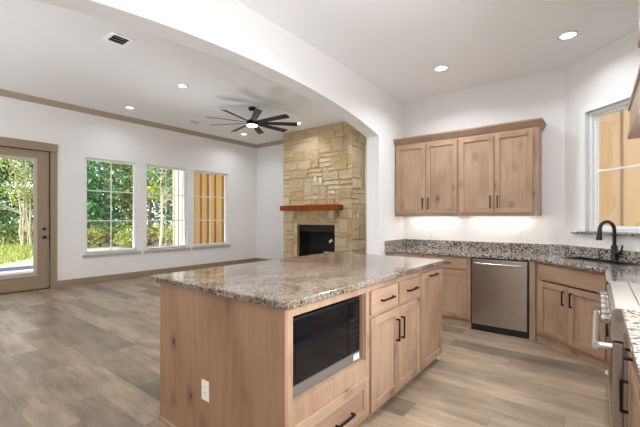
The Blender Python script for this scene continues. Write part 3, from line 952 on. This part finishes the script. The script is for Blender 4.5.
# ------------------------------------------------------------------ upper cabinets
UY = 4.82; UZ0, UZ1 = 1.376, 2.405
for (x0, x1, doors, lab) in ((-2.345, -1.4375, (-2.318, -1.875, -1.866, -1.452), 'left knotty wood upper cabinet with two doors, against the arch wall'),
                             (-1.4365, -0.548, (-1.422, -1.008, -0.999, -0.592), 'right knotty wood upper cabinet with two doors, nearer the kitchen window')):
    uc = thing('upper_cabinet', lab, 'cabinet', (x0, UY, 0), 0, 'upper cabinets on the back wall')
    carcass(uc, x1 - x0, YB - UY - 0.002, UZ0 + 0.02, UZ1, [])
    lb = MB(); lb.box(0.0005, x1 - x0 - 0.0005, 0.0, 0.02, UZ0 - 0.004, UZ0 + 0.0195, 0.001); lb.done('light_rail', 'woodh', uc)
    a, c, e_, g = [q - x0 for q in doors]
    shaker(uc, 'door', a, c, 1.412, 2.382, pull=('v', c - 0.036, 1.545, 0.155))
    shaker(uc, 'door', e_, g, 1.412, 2.382, pull=('v', e_ + 0.036, 1.545, 0.155))
    if x1 > -1:
        b = MB(); b.box(x1 - x0 + 0.0005, x1 - x0 + 0.012, 0.0, YB - UY - 0.002, UZ0, UZ1, 0.001); b.done('side_panel', 'woodv', uc)
cp = [(0.0, 2.4055), (0.004, 2.4055), (0.010, 2.412), (0.040, 2.468), (0.046, 2.475), (0.046, 2.495), (0.0, 2.495)]
b = MB(); b.sweep([(d_, z_ - 2.4055) for d_, z_ in cp], [((XA + 0.004 + 1.4, -0.0), (0, -1)), ((-0.534 + 1.4, -0.0), (1, -1)), ((-0.534 + 1.4, YB - UY - 0.002), (1, 0))])
tag(b.done('crown_molding', 'woodcrown', None, (-1.4, UY, 2.4055)), 'wooden crown molding along the top of the upper cabinets', 'molding')

def under_light(x, w_, label):
    t = thing('under_cabinet_light', label, 'lamp', (x, 5.03, UZ0 + 0.02), 0, 'lights under the upper cabinets')
    b = MB(); b.box(-w_ / 2, w_ / 2, -0.02, 0.02, -0.012, -0.0005, 0.002); b.done('housing', 'plate_white', t)
    b = MB(); b.box(-w_ / 2 + 0.01, w_ / 2 - 0.01, -0.014, 0.014, -0.0145, -0.0122); b.done('diffuser', 'led', t)
    l = bpy.data.lights.new('under_cabinet_lamp', 'AREA'); l.shape = 'RECTANGLE'; l.size = w_ - 0.03; l.size_y = 0.02; l.energy = 1.1; l.color = (1, 0.93, 0.85)
    lo = bpy.data.objects.new('under_cabinet_lamp', l); COL.objects.link(lo); lo.parent = t; lo.location = (0, 0, -0.018)
under_light(-1.88, 0.72, 'slim light bar under the left upper cabinet')
under_light(-0.98, 0.78, 'slim light bar under the right upper cabinet')

# ------------------------------------------------------------------ right run (faces -x)
RZ = -PI / 2
cr = thing('corner_base_cabinet', 'base cabinet between the slanted sink cabinet and the range', 'cabinet', (0.102, 3.895, 0), RZ, 'base cabinets along the range wall')
carcass(cr, 0.752, 0.60, 0.10, BTOP, []); toe(cr, 0, 0.752, 0.60, 0.10)
shaker(cr, 'drawer', 0.09, 0.74, 0.722, 0.857, flat=True, pull=('h', 0.41, 0.79, 0.13))
shaker(cr, 'door', 0.09, 0.74, 0.115, 0.695, pull=('v', 0.69, 0.58, 0.13))

RY0, RY1 = 2.225, 3.137
rg = thing('kitchen_range', 'stainless steel range with front knobs and long oven handle', 'range', (0.10, RY1, 0), RZ)
rw = RY1 - RY0
b = MB(); b.box(0.002, rw - 0.002, 0.0, 0.60, 0.09, 0.80, 0.003); b.done('body', 'steel', rg)
b = MB(); b.box(0.004, rw - 0.004, 0.04, 0.58, 0.0, 0.0895); b.done('toe_panel', 'toe', rg)
b = MB(); b.box(0.004, rw - 0.004, -0.04, -0.0005, 0.225, 0.742, 0.005); dr = b.done('oven_door', 'steel', rg)
b = MB(); b.box(0.14, rw - 0.14, -0.0415, -0.0402, 0.33, 0.62); b.done('oven_window', 'black_glass', dr)
b = MB(); b.tube([(0.055, -0.105, 0.70), (rw - 0.055, -0.105, 0.70)], 0.017, 16)
for x in (0.075, rw - 0.075): b.tube([(x, -0.105, 0.70), (x, -0.0405, 0.70)], 0.016, 12)
b.done('handle', 'steel_satin', dr)
b = MB(); b.box(0.004, rw - 0.004, -0.036, -0.0005, 0.095, 0.218, 0.004); b.done('storage_drawer', 'steel', rg)
b = MB(); b.prism([(-0.045, 0.752), (0.0, 0.752), (0.0, 0.80), (0.06, 0.801), (0.06, 0.905), (-0.03, 0.905), (-0.045, 0.89)], [], 0.002, rw - 0.002, lambda y, z, x: (x, y, z))
pn = b.done('control_panel', 'steel_bright', rg)
for i in range(6):
    x = 0.09 + i * (rw - 0.18) / 5
    T = Matrix.Translation((x, -0.0455, 0.832)) @ Matrix.Rotation(PI / 2, 4, 'X')
    b = MB(); b.lathe([(0, 0), (0.03, 0), (0.03, 0.006), (0.022, 0.008), (0.022, 0.034), (0.019, 0.038), (0, 0.038)], 24, T=T)
    b.box(x - 0.003, x + 0.003, -0.0875, -0.083, 0.812, 0.852)
    b.done('knob', 'chrome', pn)
b = MB(); b.box(0.002, rw - 0.002, 0.061, 0.60, 0.801, 0.905, 0.003); b.box(0.002, rw - 0.002, -0.03, 0.06, 0.9055, 0.918, 0.003); b.done('cooktop_frame', 'steel_top', rg)
b = MB(); b.box(0.02, rw - 0.02, 0.066, 0.58, 0.9055, 0.9175, 0.002); b.done('cooktop_plate', 'steel_top', rg)

rb = thing('base_cabinet', 'base cabinet with drawer and black pulls, near side of the range', 'cabinet', (0.135, RY0 - 0.004, 0), RZ, 'base cabinets along the range wall')
carcass(rb, 0.66, 0.57, 0.10, BTOP, []); toe(rb, 0, 0.66, 0.57, 0.10)
shaker(rb, 'drawer', 0.014, 0.645, 0.722, 0.857, flat=True, pull=('h', 0.33, 0.795, 0.14))
shaker(rb, 'door', 0.014, 0.645, 0.115, 0.700, pull=('v', 0.05, 0.515, 0.15))
rb2 = thing('base_cabinet', 'base cabinet in the bottom right corner, nearest to the viewer', 'cabinet', (0.135, RY0 - 0.665, 0), RZ, 'base cabinets along the range wall')
carcass(rb2, 0.9, 0.57, 0.10, BTOP, []); toe(rb2, 0, 0.9, 0.57, 0.10)
shaker(rb2, 'drawer', 0.014, 0.885, 0.722, 0.857, flat=True, pull=('h', 0.45, 0.795, 0.14))
shaker(rb2, 'door', 0.014, 0.447, 0.115, 0.700, pull=('v', 0.41, 0.58, 0.14)); shaker(rb2, 'door', 0.452, 0.885, 0.115, 0.700, pull=('v', 0.49, 0.58, 0.14))
b = MB(); b.prism([(0.092, 0.62), (XR - 0.003, 0.62), (XR - 0.003, RY0 - 0.006), (0.092, RY0 - 0.006)], [], 0.0008, 0.038, lambda x, y, z: (x - 0.4, y - 1.4, z))
tag(b.done('countertop', 'granite_grey', None, (0.4, 1.4, 0.876), bevel=0.008), 'speckled granite worktop in the bottom right corner, near side of the range', 'countertop', 'granite worktops')

# range hood
hdv = thing('range_hood', 'tapered wooden range hood above the range at the right edge', 'range hood', (XR - 0.001, RY1, 1.88), RZ)
# local x = -Y, local y = +X ; front at y = 0.175 - 0.719
f0 = 0.172 - (XR - 0.001)
b = MB(); b.box(0.0, rw, f0, -0.001, 0.0, 0.19, 0.004); b.box(-0.008, rw + 0.008, f0 - 0.012, -0.001, -0.012, 0.026, 0.004)
b.box(-0.006, rw + 0.006, f0 - 0.01, -0.001, 0.175, 0.205, 0.004)
b.done('skirt', 'hoodh', hdv)
b = MB(); vs = []
for (z, y) in ((0.2055, f0 + 0.005), (0.42, f0 + 0.055), (0.58, f0 + 0.09)):
    vs += [(0.004, y, z), (rw - 0.004, y, z), (rw - 0.004, -0.001, z), (0.004, -0.001, z)]
fs = [(3, 2, 1, 0), (8, 9, 10, 11)] + [(4 * q + a, 4 * q + (a + 1) % 4, 4 * q + 4 + (a + 1) % 4, 4 * q + 4 + a) for q in (0, 1) for a in range(4)]
b.add(vs, fs); b.done('canopy', 'hoodv', hdv)
b = MB(); b.box(-0.002, rw + 0.002, f0 + 0.04, -0.001, 0.581, 0.66, 0.006); b.done('crown', 'hoodh', hdv)
b = MB(); b.box(0.05, rw - 0.05, f0 + 0.05, -0.04, -0.018, -0.0125, 0.001); b.done('filter_panel', 'steel', hdv)

# ------------------------------------------------------------------ fireplace
FX0, FX1, FY = -6.60, -4.44, 6.93
OX0, OX1, OZ0, OZ1 = -6.16, -4.935, 0.16, 1.185
fpl = thing('stone_fireplace', 'tall limestone fireplace chimney breast reaching the ceiling', 'fireplace', ((FX0 + FX1) / 2, FY, 0), 0)
cx = (FX0 + FX1) / 2
core = MB(); core.prism(rect(FX0 - cx, FX1 - cx, 0, ZLv - 0.002), [rect(OX0 - cx, OX1 - cx, OZ0, OZ1)], 0.0, YF - FY - 0.002, lambda x, z, y: (x, y, z))
core.done('mortar_core', 'mortar', fpl)
rnd = random.Random(11)
def ashlar(W_, H_, cw, ch, blocked):
    nx, nz = round(W_ / cw), round(H_ / ch)
    used = [[blocked((i + 0.5) * W_ / nx, (j + 0.5) * H_ / nz) for j in range(nz)] for i in range(nx)]
    out = []
    for j in range(nz):
        for i in range(nx):
            if used[i][j]: continue
            ww_, hh = rnd.choice([(2, 1), (3, 1), (3, 2), (4, 2), (3, 2), (2, 2), (4, 1), (5, 2), (2, 3), (3, 3), (1, 1)])
            w_ = 1
            while w_ < ww_ and i + w_ < nx and not used[i + w_][j]: w_ += 1
            h_ = 1
            while h_ < hh and j + h_ < nz and all(not used[i + q][j + h_] for q in range(w_)): h_ += 1
            for a in range(w_):
                for c in range(h_): used[i + a][j + c] = True
            out.append((i * W_ / nx, (i + w_) * W_ / nx, j * H_ / nz, (j + h_) * H_ / nz))
    return out
st = MB()
def block(mb, a0, a1, z0_, z1_, mapf, tone, dep):
    g = 0.004
    a0 += g; a1 -= g; z0_ += g; z1_ -= g
    na, nz_ = max(2, int((a1 - a0) / 0.07)), max(2, int((z1_ - z0_) / 0.07))
    vs = []; fs = []
    tl = rnd.uniform(-0.006, 0.006); tz = rnd.uniform(-0.006, 0.006)
    for j in range(nz_ + 1):
        for i in range(na + 1):
            a = a0 + (a1 - a0) * i / na; z = z0_ + (z1_ - z0_) * j / nz_
            edge = i in (0, na) or j in (0, nz_)
            d_ = 0.004 if edge else dep + rnd.uniform(-0.006, 0.007) + tl * (i / na - 0.5) + tz * (j / nz_ - 0.5)
            if edge: a += rnd.uniform(-0.004, 0.004); z += rnd.uniform(-0.004, 0.004)
            else:
                # pull the first ring out to the rim so that faces are flat with steep sides
                if i == 1: a = a0 + 0.012
                if i == na - 1 and na > 2: a = a1 - 0.012
                if j == 1: z = z0_ + 0.012
                if j == nz_ - 1 and nz_ > 2: z = z1_ - 0.012
            vs.append(mapf(a, z, d_))
    for j in range(nz_):
        for i in range(na):
            fs.append((j * (na + 1) + i, j * (na + 1) + i + 1, (j + 1) * (na + 1) + i + 1, (j + 1) * (na + 1) + i))
    mb.add(vs, fs, 0, False, tone)
Wf = FX1 - FX0; ox0, ox1 = OX0 - FX0, OX1 - FX0
for (a0, a1, c0, c1) in ashlar(Wf, ZLv, 0.12, 0.112, lambda a, z: ox0 < a < ox1 and OZ0 < z < OZ1):
    block(st, a0, a1, c0, c1, lambda a, z, d_: (FX0 - cx + a, -d_, z), rnd.uniform(0.25, 0.8), rnd.uniform(0.016, 0.034))
Ds = YF - FY
for (a0, a1, c0, c1) in ashlar(Ds, ZLv, 0.14, 0.12, lambda a, z: False):
    block(st, a0, a1, c0, c1, lambda a, z, d_: (FX1 - cx + d_, a, z), rnd.uniform(0.25, 0.8), rnd.uniform(0.016, 0.03))
for (a0, a1, c0, c1) in ashlar(Ds, ZLv, 0.14, 0.12, lambda a, z: False):
    block(st, a0, a1, c0, c1, lambda a, z, d_: (FX0 - cx - d_, a, z), rnd.uniform(0.25, 0.8), rnd.uniform(0.016, 0.03))
st.done('stone_facing', 'stone', fpl, fix=False)
# corbels under the mantel
for x in (-6.19, -4.93):
    b = MB(); b.box(x - cx - 0.09, x - cx + 0.09, -0.16, -0.036, 1.36, 1.5395, 0.012, tone=0.7); b.done('corbel', 'stone', fpl, tone=True)
# firebox
fb = MB()
i0, i1, j0, j1 = OX0 - cx + 0.003, OX1 - cx - 0.003, OZ0 + 0.003, OZ1 - 0.003
fb.box(i0, i1, 0.46, 0.48, j0, j1); fb.box(i0, i0 + 0.02, 0.14, 0.46, j0, j1); fb.box(i1 - 0.02, i1, 0.14, 0.46, j0, j1)
fb.box(i0 + 0.02, i1 - 0.02, 0.14, 0.46, j0, j0 + 0.02); fb.box(i0 + 0.02, i1 - 0.02, 0.14, 0.46, j1 - 0.02, j1)
fx_ = fb.done('firebox', 'firebrick', fpl)
b = MB(); ring(b, i0 + 0.001, i1 - 0.001, j0 + 0.001, j1 - 0.001, 0.05, 0.115, 0.1395, 0.003)
b.box(i0 + 0.052, i1 - 0.052, 0.117, 0.137, j1 - 0.17, j1 - 0.052, 0.003); b.done('firebox_surround', 'soot', fx_)
gt = MB()
for q in range(7):
    x = -0.27 + q * 0.09
    gt.tube([(x, 0.20, 0.49), (x, 0.20, 0.455), (x, 0.40, 0.455), (x, 0.42, 0.53)], 0.008, 6)
gt.tube([(-0.30, 0.22, 0.452), (0.30, 0.22, 0.452)], 0.009, 6); gt.tube([(-0.30, 0.38, 0.452), (0.30, 0.38, 0.452)], 0.009, 6)
for x in (-0.25, 0.25):
    for y in (0.22, 0.38): gt.tube([(x, y, 0.452), (x, y, 0.1845)], 0.009, 6)
gt.done('grate', 'black', fx_)
hl = MB(); hl.box(-1.25, 1.25, -0.55, -0.04, 0.0, 0.05, 0.006)
hl.done('hearth_slab', 'stone', fpl, tone=True)
# papers left inside
b = MB(); T = Matrix.Translation((-5.38, FY + 0.26, 0.40)) @ Matrix.Rotation(0.5, 4, 'X') @ Matrix.Rotation(0.3, 4, 'Z')
b.box(-0.14, 0.14, -0.10, 0.10, -0.006, 0.006, 0.002, T=Matrix.Rotation(0.1, 4, 'Y'))
tag(b.done('booklet', 'paper', None, (-5.28, FY + 0.30, 0.485)), 'pale booklet lying on the grate inside the firebox', 'booklet')
b = MB(); b.box(-0.055, 0.055, -0.0015, 0.0015, -0.03, 0.03, T=Matrix.Rotation(-0.6, 4, 'Y'))
tag(b.done('paper_tag', 'paper', None, (-5.13, FY + 0.110, 0.79)), 'small white paper tag hanging at the right in the firebox', 'tag')

b = MB(); b.box(-0.905, 0.905, -0.125, 0.125, 0.0, 0.125, 0.010)
tag(b.done('fireplace_mantel', 'mantel', None, (-5.565, 6.768, 1.5405)), 'reddish brown solid wood mantel beam on the stone fireplace', 'mantel')
for x, z, lab in ((-5.50, 2.325, 'small white box plate on the fireplace stone above the mantel, left of two'), (-5.33, 2.275, 'small white box plate on the fireplace stone above the mantel, right of two')):
    outlet('wall_outlet', lab, (x, FY - 0.036, z), 0, mat='plate_white', hgt=0.12, group='plates over the mantel')
outlet('light_switch', 'white switch on the right-hand stone side of the fireplace', (FX1 + 0.036, 7.12, 1.40), PI / 2, mat='plate_white', kind='switch', group=None)
outlet('light_switch', 'wide white switch plate on the wall right of the patio door', (XL + 0.0005, 2.43, 1.335), PI / 2, mat='plate_white', kind='switch', wdt=0.164, group=None)
outlet('wall_outlet', 'white outlet low on the wall under the leftmost tall window', (XL + 0.0005, 3.22, 0.37), PI / 2, mat='plate_white')

# ------------------------------------------------------------------ ceiling fixtures
def can_light(name, label, loc, power, group, lens_r=0.068):
    t = thing(name, label, 'ceiling light', loc, 0, group)
    b = MB(); b.lathe([(lens_r, -0.0005), (lens_r + 0.024, -0.0005), (lens_r + 0.022, -0.006), (lens_r, -0.010), (lens_r, -0.0005)], 32); b.done('trim_ring', 'plate_white', t)
    b = MB(); b.lathe([(0.0, -0.0045), (lens_r - 0.001, -0.0045), (lens_r - 0.001, -0.003), (0, -0.003)], 32); b.done('lens', 'lens', t)
    l = bpy.data.lights.new('recessed_lamp', 'AREA'); l.shape = 'DISK'; l.size = 2 * lens_r - 0.006; l.spread = math.radians(145); l.energy = power; l.color = (0.89, 0.97, 1.05)
    lo = bpy.data.objects.new('recessed_lamp', l); COL.objects.link(lo); lo.parent = t; lo.location = (0, 0, -0.0105)
    return t
G1, G2 = 'recessed lights in the kitchen ceiling', 'recessed lights in the living room ceiling'
can_light('recessed_light', 'recessed ceiling light nearer the kitchen window', (-0.224, 4.258, ZK), CAN_W_KITCHEN * 0.6, G1)
can_light('recessed_light', 'recessed ceiling light above the upper cabinets, left of the pair', (-1.473, 4.261, ZK), CAN_W_KITCHEN * 1.2, G1)
for x in (-0.224, -1.473):
    for y, q in ((2.0, 2.0 if x > -1 else 0.9), (-0.2, 0.4), (-2.2, 0.4)):
        can_light('recessed_light', 'recessed ceiling light in the kitchen, out of view', (x, y, ZK), CAN_W_KITCHEN * q, G1)
for (x, y, lab) in ((-5.58, 3.37, 'recessed living room light in front of the ceiling fan'), (-7.51, 3.37, 'recessed living room light nearest the tall windows, left'),
                    (-7.46, 6.30, 'recessed living room light beyond and left of the fan'), (-5.59, 6.36, 'recessed living room light right of the fan above the fireplace')):
    can_light('recessed_light', lab, (x, y, ZLv), CAN_W_LIVING * (1.8 if y > 5 else 0.9), G2)
for x in (-3.66, -5.58, -7.51):
    for y in (0.4, -2.2):
        can_light('recessed_light', 'recessed living room light out of view', (x, y, ZLv), CAN_W_LIVING * 0.5, G2)
for y in (3.37, 6.30):
    can_light('recessed_light', 'recessed living room light hidden behind the arch wall', (-3.66, y, ZLv), CAN_W_LIVING * (3.6 if y > 5 else 0.9), G2)

def register(name, label, loc, wx, wy, slots):
    t = thing(name, label, 'air vent', loc, PI / 2, 'ceiling air vents')
    b = MB(); ring(b, -wx / 2, wx / 2, -wy / 2, wy / 2, 0.045, 0, 1, 0)
    vs = [(x, z_, -0.0005 if y < 0.5 else -0.011) for (x, y, z_) in b.v]
    b.v = vs; b.done('frame', 'vent_white', t)
    b = MB(); b.box(-wx / 2 + 0.045, wx / 2 - 0.045, -wy / 2 + 0.045, wy / 2 - 0.045, -0.003, -0.0006); b.done('duct', 'duct', t)
    n = slots
    for i in range(n):
        y = -wy / 2 + 0.045 + (wy - 0.09) * (i + 0.5) / n
        b = MB(); b.box(-wx / 2 + 0.046, wx / 2 - 0.046, -0.017, 0.017, -0.001, 0.001, T=Matrix.Translation((0, y, -0.0145)) @ Matrix.Rotation(0.65, 4, 'X'))
        b.done('louver', 'plate_white', t)
register('ceiling_vent', 'square white air vent in the living room ceiling near the arch', (-4.77, 2.0, ZLv), 0.27, 0.30, 3)
register('ceiling_vent', 'small white air vent in the living room ceiling left of the fan', (-7.42, 4.79, ZLv), 0.30, 0.16, 3)

# ceiling fan
fan = thing('ceiling_fan', 'black nine-bladed ceiling fan with round light', 'ceiling fan', (-5.55, 4.90, ZLv), 0)
b = MB(); b.lathe([(0, -0.001), (0.075, -0.001), (0.075, -0.03), (0.06, -0.06), (0.02, -0.07), (0, -0.07)], 28); b.done('canopy', 'black', fan)
b = MB(); b.tube([(0, 0, -0.07), (0, 0, -0.215)], 0.017, 14); b.done('downrod', 'plate_white', fan)
b = MB(); b.lathe([(0, -0.21), (0.03, -0.21), (0.04, -0.245), (0.10, -0.265), (0.115, -0.285), (0.115, -0.33), (0.125, -0.34), (0.125, -0.357), (0, -0.357)], 32); b.done('motor_housing', 'black', fan)
b = MB(); b.lathe([(0, -0.3575), (0.112, -0.3575), (0.112, -0.375), (0.09, -0.387), (0, -0.391)], 32); b.done('light_lens', 'fan_lens', fan)
fl = bpy.data.lights.new('fan_lamp', 'AREA'); fl.shape = 'DISK'; fl.size = 0.2; fl.energy = 12; fl.color = (0.92, 0.97, 1.0)
flo = bpy.data.objects.new('fan_lamp', fl); COL.objects.link(flo); flo.parent = fan; flo.location = (0, 0, -0.393)
va = math.atan2(4.90, -5.55)
for i in range(9):
    a = va - PI / 2 + math.radians(40 * i - 3)      # 0 deg points to the right as seen from the kitchen
    T = Matrix.Rotation(a, 4, 'Z') @ Matrix.Translation((0, 0, -0.31)) @ Matrix.Rotation(math.radians(-14), 4, 'X')
    b = MB()
    vs = []
    for (r_, h_) in ((0.10, 0.04), (0.22, 0.052), (0.55, 0.062), (0.90, 0.070), (0.92, 0.06)):
        vs += [(r_, -h_, -0.004), (r_, h_, -0.004), (r_, h_, 0.004), (r_, -h_, 0.004)]
    fs = [(3, 2, 1, 0), (16, 17, 18, 19)] + [(4 * q + c, 4 * q + (c + 1) % 4, 4 * q + 4 + (c + 1) % 4, 4 * q + 4 + c) for q in range(4) for c in range(4)]
    b.add([tuple(T @ Vector(v)) for v in vs], fs)
    b.done('blade', 'matte_black', fan)

# ------------------------------------------------------------------ garden
def leaves(name, blobs, n, size, mat, parent, seed):
    rg_ = np.random.default_rng(seed)
    vol = np.array([b_[3] * b_[4] * b_[5] for b_ in blobs]) ** 0.7
    idx = rg_.choice(len(blobs), n, p=vol / vol.sum())
    B = np.array(blobs)[idx]
    dv = rg_.normal(size=(n, 3)); dv /= np.linalg.norm(dv, axis=1)[:, None]
    rad = rg_.uniform(0.25, 1.0, n) ** 0.5
    c = B[:, :3] + dv * rad[:, None] * B[:, 3:6]
    a = rg_.normal(size=(n, 3)); a /= np.linalg.norm(a, axis=1)[:, None]
    t = np.cross(a, rg_.normal(size=(n, 3))); t /= np.linalg.norm(t, axis=1)[:, None]
    s_ = size * rg_.uniform(0.6, 1.4, n)[:, None]
    v = np.empty((n, 4, 3))
    v[:, 0] = c - a * s_; v[:, 1] = c + t * s_ * 0.5; v[:, 2] = c + a * s_; v[:, 3] = c - t * s_ * 0.5
    me = bpy.data.meshes.new(name)
    me.from_pydata(v.reshape(-1, 3).tolist(), [], np.arange(n * 4).reshape(n, 4).tolist())
    me.materials.append(M[mat])
    at = me.attributes.new('tone', 'FLOAT', 'FACE')
    at.data.foreach_set('value', rg_.uniform(0, 1, n).astype(np.float32))
    o = bpy.data.objects.new(name, me); COL.objects.link(o); o.parent = parent
    return o

GZ = -0.10
def tree(x, y, h, spread, mat, label, seed, n=2600, size=0.11, stems=1, low=0.35, bark='bark', tr=0.11, cat='tree', group='trees beyond the porch', name='garden_tree'):
    rg_ = random.Random(seed)
    t = thing(name, label, cat, (x, y, GZ), 0, group)
    tb = MB()
    tips = []
    for s_ in range(stems):
        lean = Vector((rg_.uniform(-1, 1), rg_.uniform(-1, 1), 0)) * (0.30 * spread if stems > 1 else 0.12 * spread)
        o0 = Vector((rg_.uniform(-0.1, 0.1), rg_.uniform(-0.1, 0.1), 0)) * (2.0 if stems > 1 else 0)
        pts = [o0 + lean * (q ** 1.3) + Vector((rg_.uniform(-0.08, 0.08), rg_.uniform(-0.08, 0.08), h * 0.85 * q)) * (1 if q else 0) for q in (0, 0.15, 0.35, 0.55, 0.75, 1.0)]
        r0 = tr * (0.55 if stems > 1 else 1)
        tb.tube(pts, [r0, r0 * 0.85, r0 * 0.7, r0 * 0.55, r0 * 0.4, r0 * 0.18], 8)
        for q in range(6 if stems > 1 else 9):
            k = rg_.choice((1, 2, 3, 4))
            p0 = pts[k]; ang_ = rg_.uniform(0, 2 * PI); ln = spread * rg_.uniform(0.35, 0.8)
            p1 = p0 + Vector((math.cos(ang_) * ln, math.sin(ang_) * ln, rg_.uniform(0.2, 0.9)))
            pm = p0.lerp(p1, 0.5) + Vector((0, 0, 0.12))
            tb.tube([p0, pm, p1], [r0 * 0.35, r0 * 0.25, r0 * 0.1], 6)
            tips.append(p1)
        tips += pts[3:]
    tb.done('trunk', bark, t)
    blobs = []
    for p in tips:
        if p.z > low * h * 0.8:
            rr = spread * rg_.uniform(0.28, 0.5); blobs.append((p.x, p.y, p.z, rr, rr, rr * 0.7))
    for q in range(9):
        a_ = rg_.uniform(0, 2 * PI); rr = spread * rg_.uniform(0.3, 0.55); d_ = spread * rg_.uniform(0.1, 0.75)
        blobs.append((math.cos(a_) * d_, math.sin(a_) * d_, h * rg_.uniform(low, 1.0), rr, rr, rr * 0.75))
    leaves('foliage', blobs, n, size, mat, t, seed)
    return t

def shrub(x, y, h, r, mat, label, seed, n=700, size=0.07, group='shrubs at the edge of the trees'):
    rg_ = random.Random(seed)
    t = thing('garden_shrub', label, 'shrub', (x, y, GZ), 0, group)
    tb = MB()
    for q in range(6):
        a_ = rg_.uniform(0, 2 * PI)
        tb.tube([(0, 0, 0), (math.cos(a_) * r * 0.3, math.sin(a_) * r * 0.3, h * 0.4), (math.cos(a_) * r * 0.7, math.sin(a_) * r * 0.7, h * 0.8)], [0.022, 0.016, 0.006], 6)
    tb.done('stems', 'bark', t)
    blobs = [(0, 0, h * 0.5, r * 0.8, r * 0.8, h * 0.48)]
    for q in range(5):
        a_ = rg_.uniform(0, 2 * PI)
        blobs.append((math.cos(a_) * r * 0.6, math.sin(a_) * r * 0.6, h * rg_.uniform(0.25, 0.75), r * 0.45, r * 0.45, h * 0.26))
    leaves('foliage', blobs, n, size, mat, t, seed)
    return t

# polar helper: a pixel column of the photograph tells the bearing, w the depth along the view axis
def at(px, depth):
    th = math.radians(37.8); k = (px - 320) / 357.0
    return (depth * (-math.sin(th) + k * math.cos(th)), depth * (math.cos(th) + k * math.sin(th)))

x, y = at(26, 17.5); tree(x, y, 5.6, 1.5, 'leafB', 'pale many-stemmed small tree seen through the patio door', 101, 1300, 0.085, stems=5, low=0.5, bark='bark_pale', tr=0.10)
x, y = at(84, 19.0); tree(x, y, 6.5, 2.4, 'leafC', 'blue green tree filling the left of the first tall window', 102, 4200, 0.12, low=0.2)
x, y = at(104, 22.0); tree(x, y, 8.0, 2.8, 'leafA', 'tall dark tree behind the middle of the first tall window', 103, 4200, 0.13, low=0.15)
x, y = at(130, 20.5); tree(x, y, 6.0, 2.0, 'leafB', 'yellow green tree at the right side of the first tall window', 104, 3000, 0.11, low=0.2)
x, y = at(150, 19.5); tree(x, y, 7.0, 1.9, 'leafB', 'yellow green tree at the left side of the second tall window', 105, 3000, 0.11, low=0.25)
x, y = at(160, 17.0); tree(x, y, 7.0, 1.3, 'leafC', 'pale-trunked tree standing in the middle of the second tall window', 106, 900, 0.10, low=0.55, bark='bark_pale', tr=0.07)
x, y = at(176, 22.0); tree(x, y, 7.0, 2.4, 'leafC', 'green tree behind the exterior wall in the second window', 107, 3200, 0.12, low=0.2)
x, y = at(-10, 21.0); tree(x, y, 7.0, 2.6, 'leafA', 'dark tree behind the left half of the patio door', 108, 4000, 0.13, low=0.12)
x, y = at(36, 23.0); tree(x, y, 8.0, 2.8, 'leafC', 'dark green tree behind the pale small tree at the patio door', 109, 4200, 0.13, low=0.12)
x, y = at(66, 24.0); tree(x, y, 8.0, 2.8, 'leafA', 'tree between the patio door and the first window', 110, 3500, 0.14, low=0.12)
for i, (px, dep, h, r, m_, lab) in enumerate([
    (4, 19.5, 1.5, 1.1, 'leafA', 'low dark shrub at the left edge of the patio door'), (20, 20.5, 1.3, 1.2, 'leafD', 'brownish shrub behind the trunk of the pale small tree'),
    (45, 19.5, 1.5, 1.1, 'leafA', 'low dark shrub right of the pale small tree'),
    (88, 17.5, 1.1, 0.9, 'leafB', 'light green shrub low in the left of the first window'), (100, 18.5, 1.2, 1.0, 'leafD', 'dry brush low in the middle of the first window'),
    (116, 18.5, 1.6, 1.1, 'leafA', 'dark shrub low in the right half of the first window'), (133, 18.0, 1.2, 1.0, 'leafB', 'light green shrub low at the right of the first window'),
    (147, 18.5, 1.1, 1.0, 'leafD', 'dry brush low at the left of the second window'), (163, 19.5, 1.5, 1.1, 'leafA', 'dark shrub behind the pale trunk in the second window'),
    (175, 18.0, 1.2, 0.9, 'leafB', 'light green shrub beside the exterior wall in the second window')]):
    x, y = at(px, dep); shrub(x, y, h, r, m_, lab, 300 + i)

# grass tufts where the lawn meets the gravel
rgn = np.random.default_rng(5)
n = 5000
gy = rgn.uniform(1.5, 14, n)
gx = -15.6 - 1.45 * (gy - 3.3) - rgn.uniform(0.0, 1.0, n) ** 1.5 * 9.0
hh = rgn.uniform(0.10, 0.32, n); dx = rgn.normal(0, 0.07, n); dy = rgn.normal(0, 0.07, n); aa = rgn.uniform(0, PI, n)
vs = np.empty((n, 3, 3)); wv = 0.018
vs[:, 0] = np.stack([gx - np.cos(aa) * wv, gy - np.sin(aa) * wv, np.full(n, GZ)], 1)
vs[:, 1] = np.stack([gx + np.cos(aa) * wv, gy + np.sin(aa) * wv, np.full(n, GZ)], 1)
vs[:, 2] = np.stack([gx + dx, gy + dy, GZ + hh], 1)
me = bpy.data.meshes.new('lawn_grass'); me.from_pydata(vs.reshape(-1, 3).tolist(), [], np.arange(n * 3).reshape(n, 3).tolist())
me.materials.append(M['leafB']); a_ = me.attributes.new('tone', 'FLOAT', 'FACE'); a_.data.foreach_set('value', rgn.uniform(0, 1, n).astype(np.float32))
go = bpy.data.objects.new('lawn_grass', me); COL.objects.link(go); go['kind'] = 'stuff'; tag(go, 'tufts of yellow green grass growing between gravel and trees', 'grass')
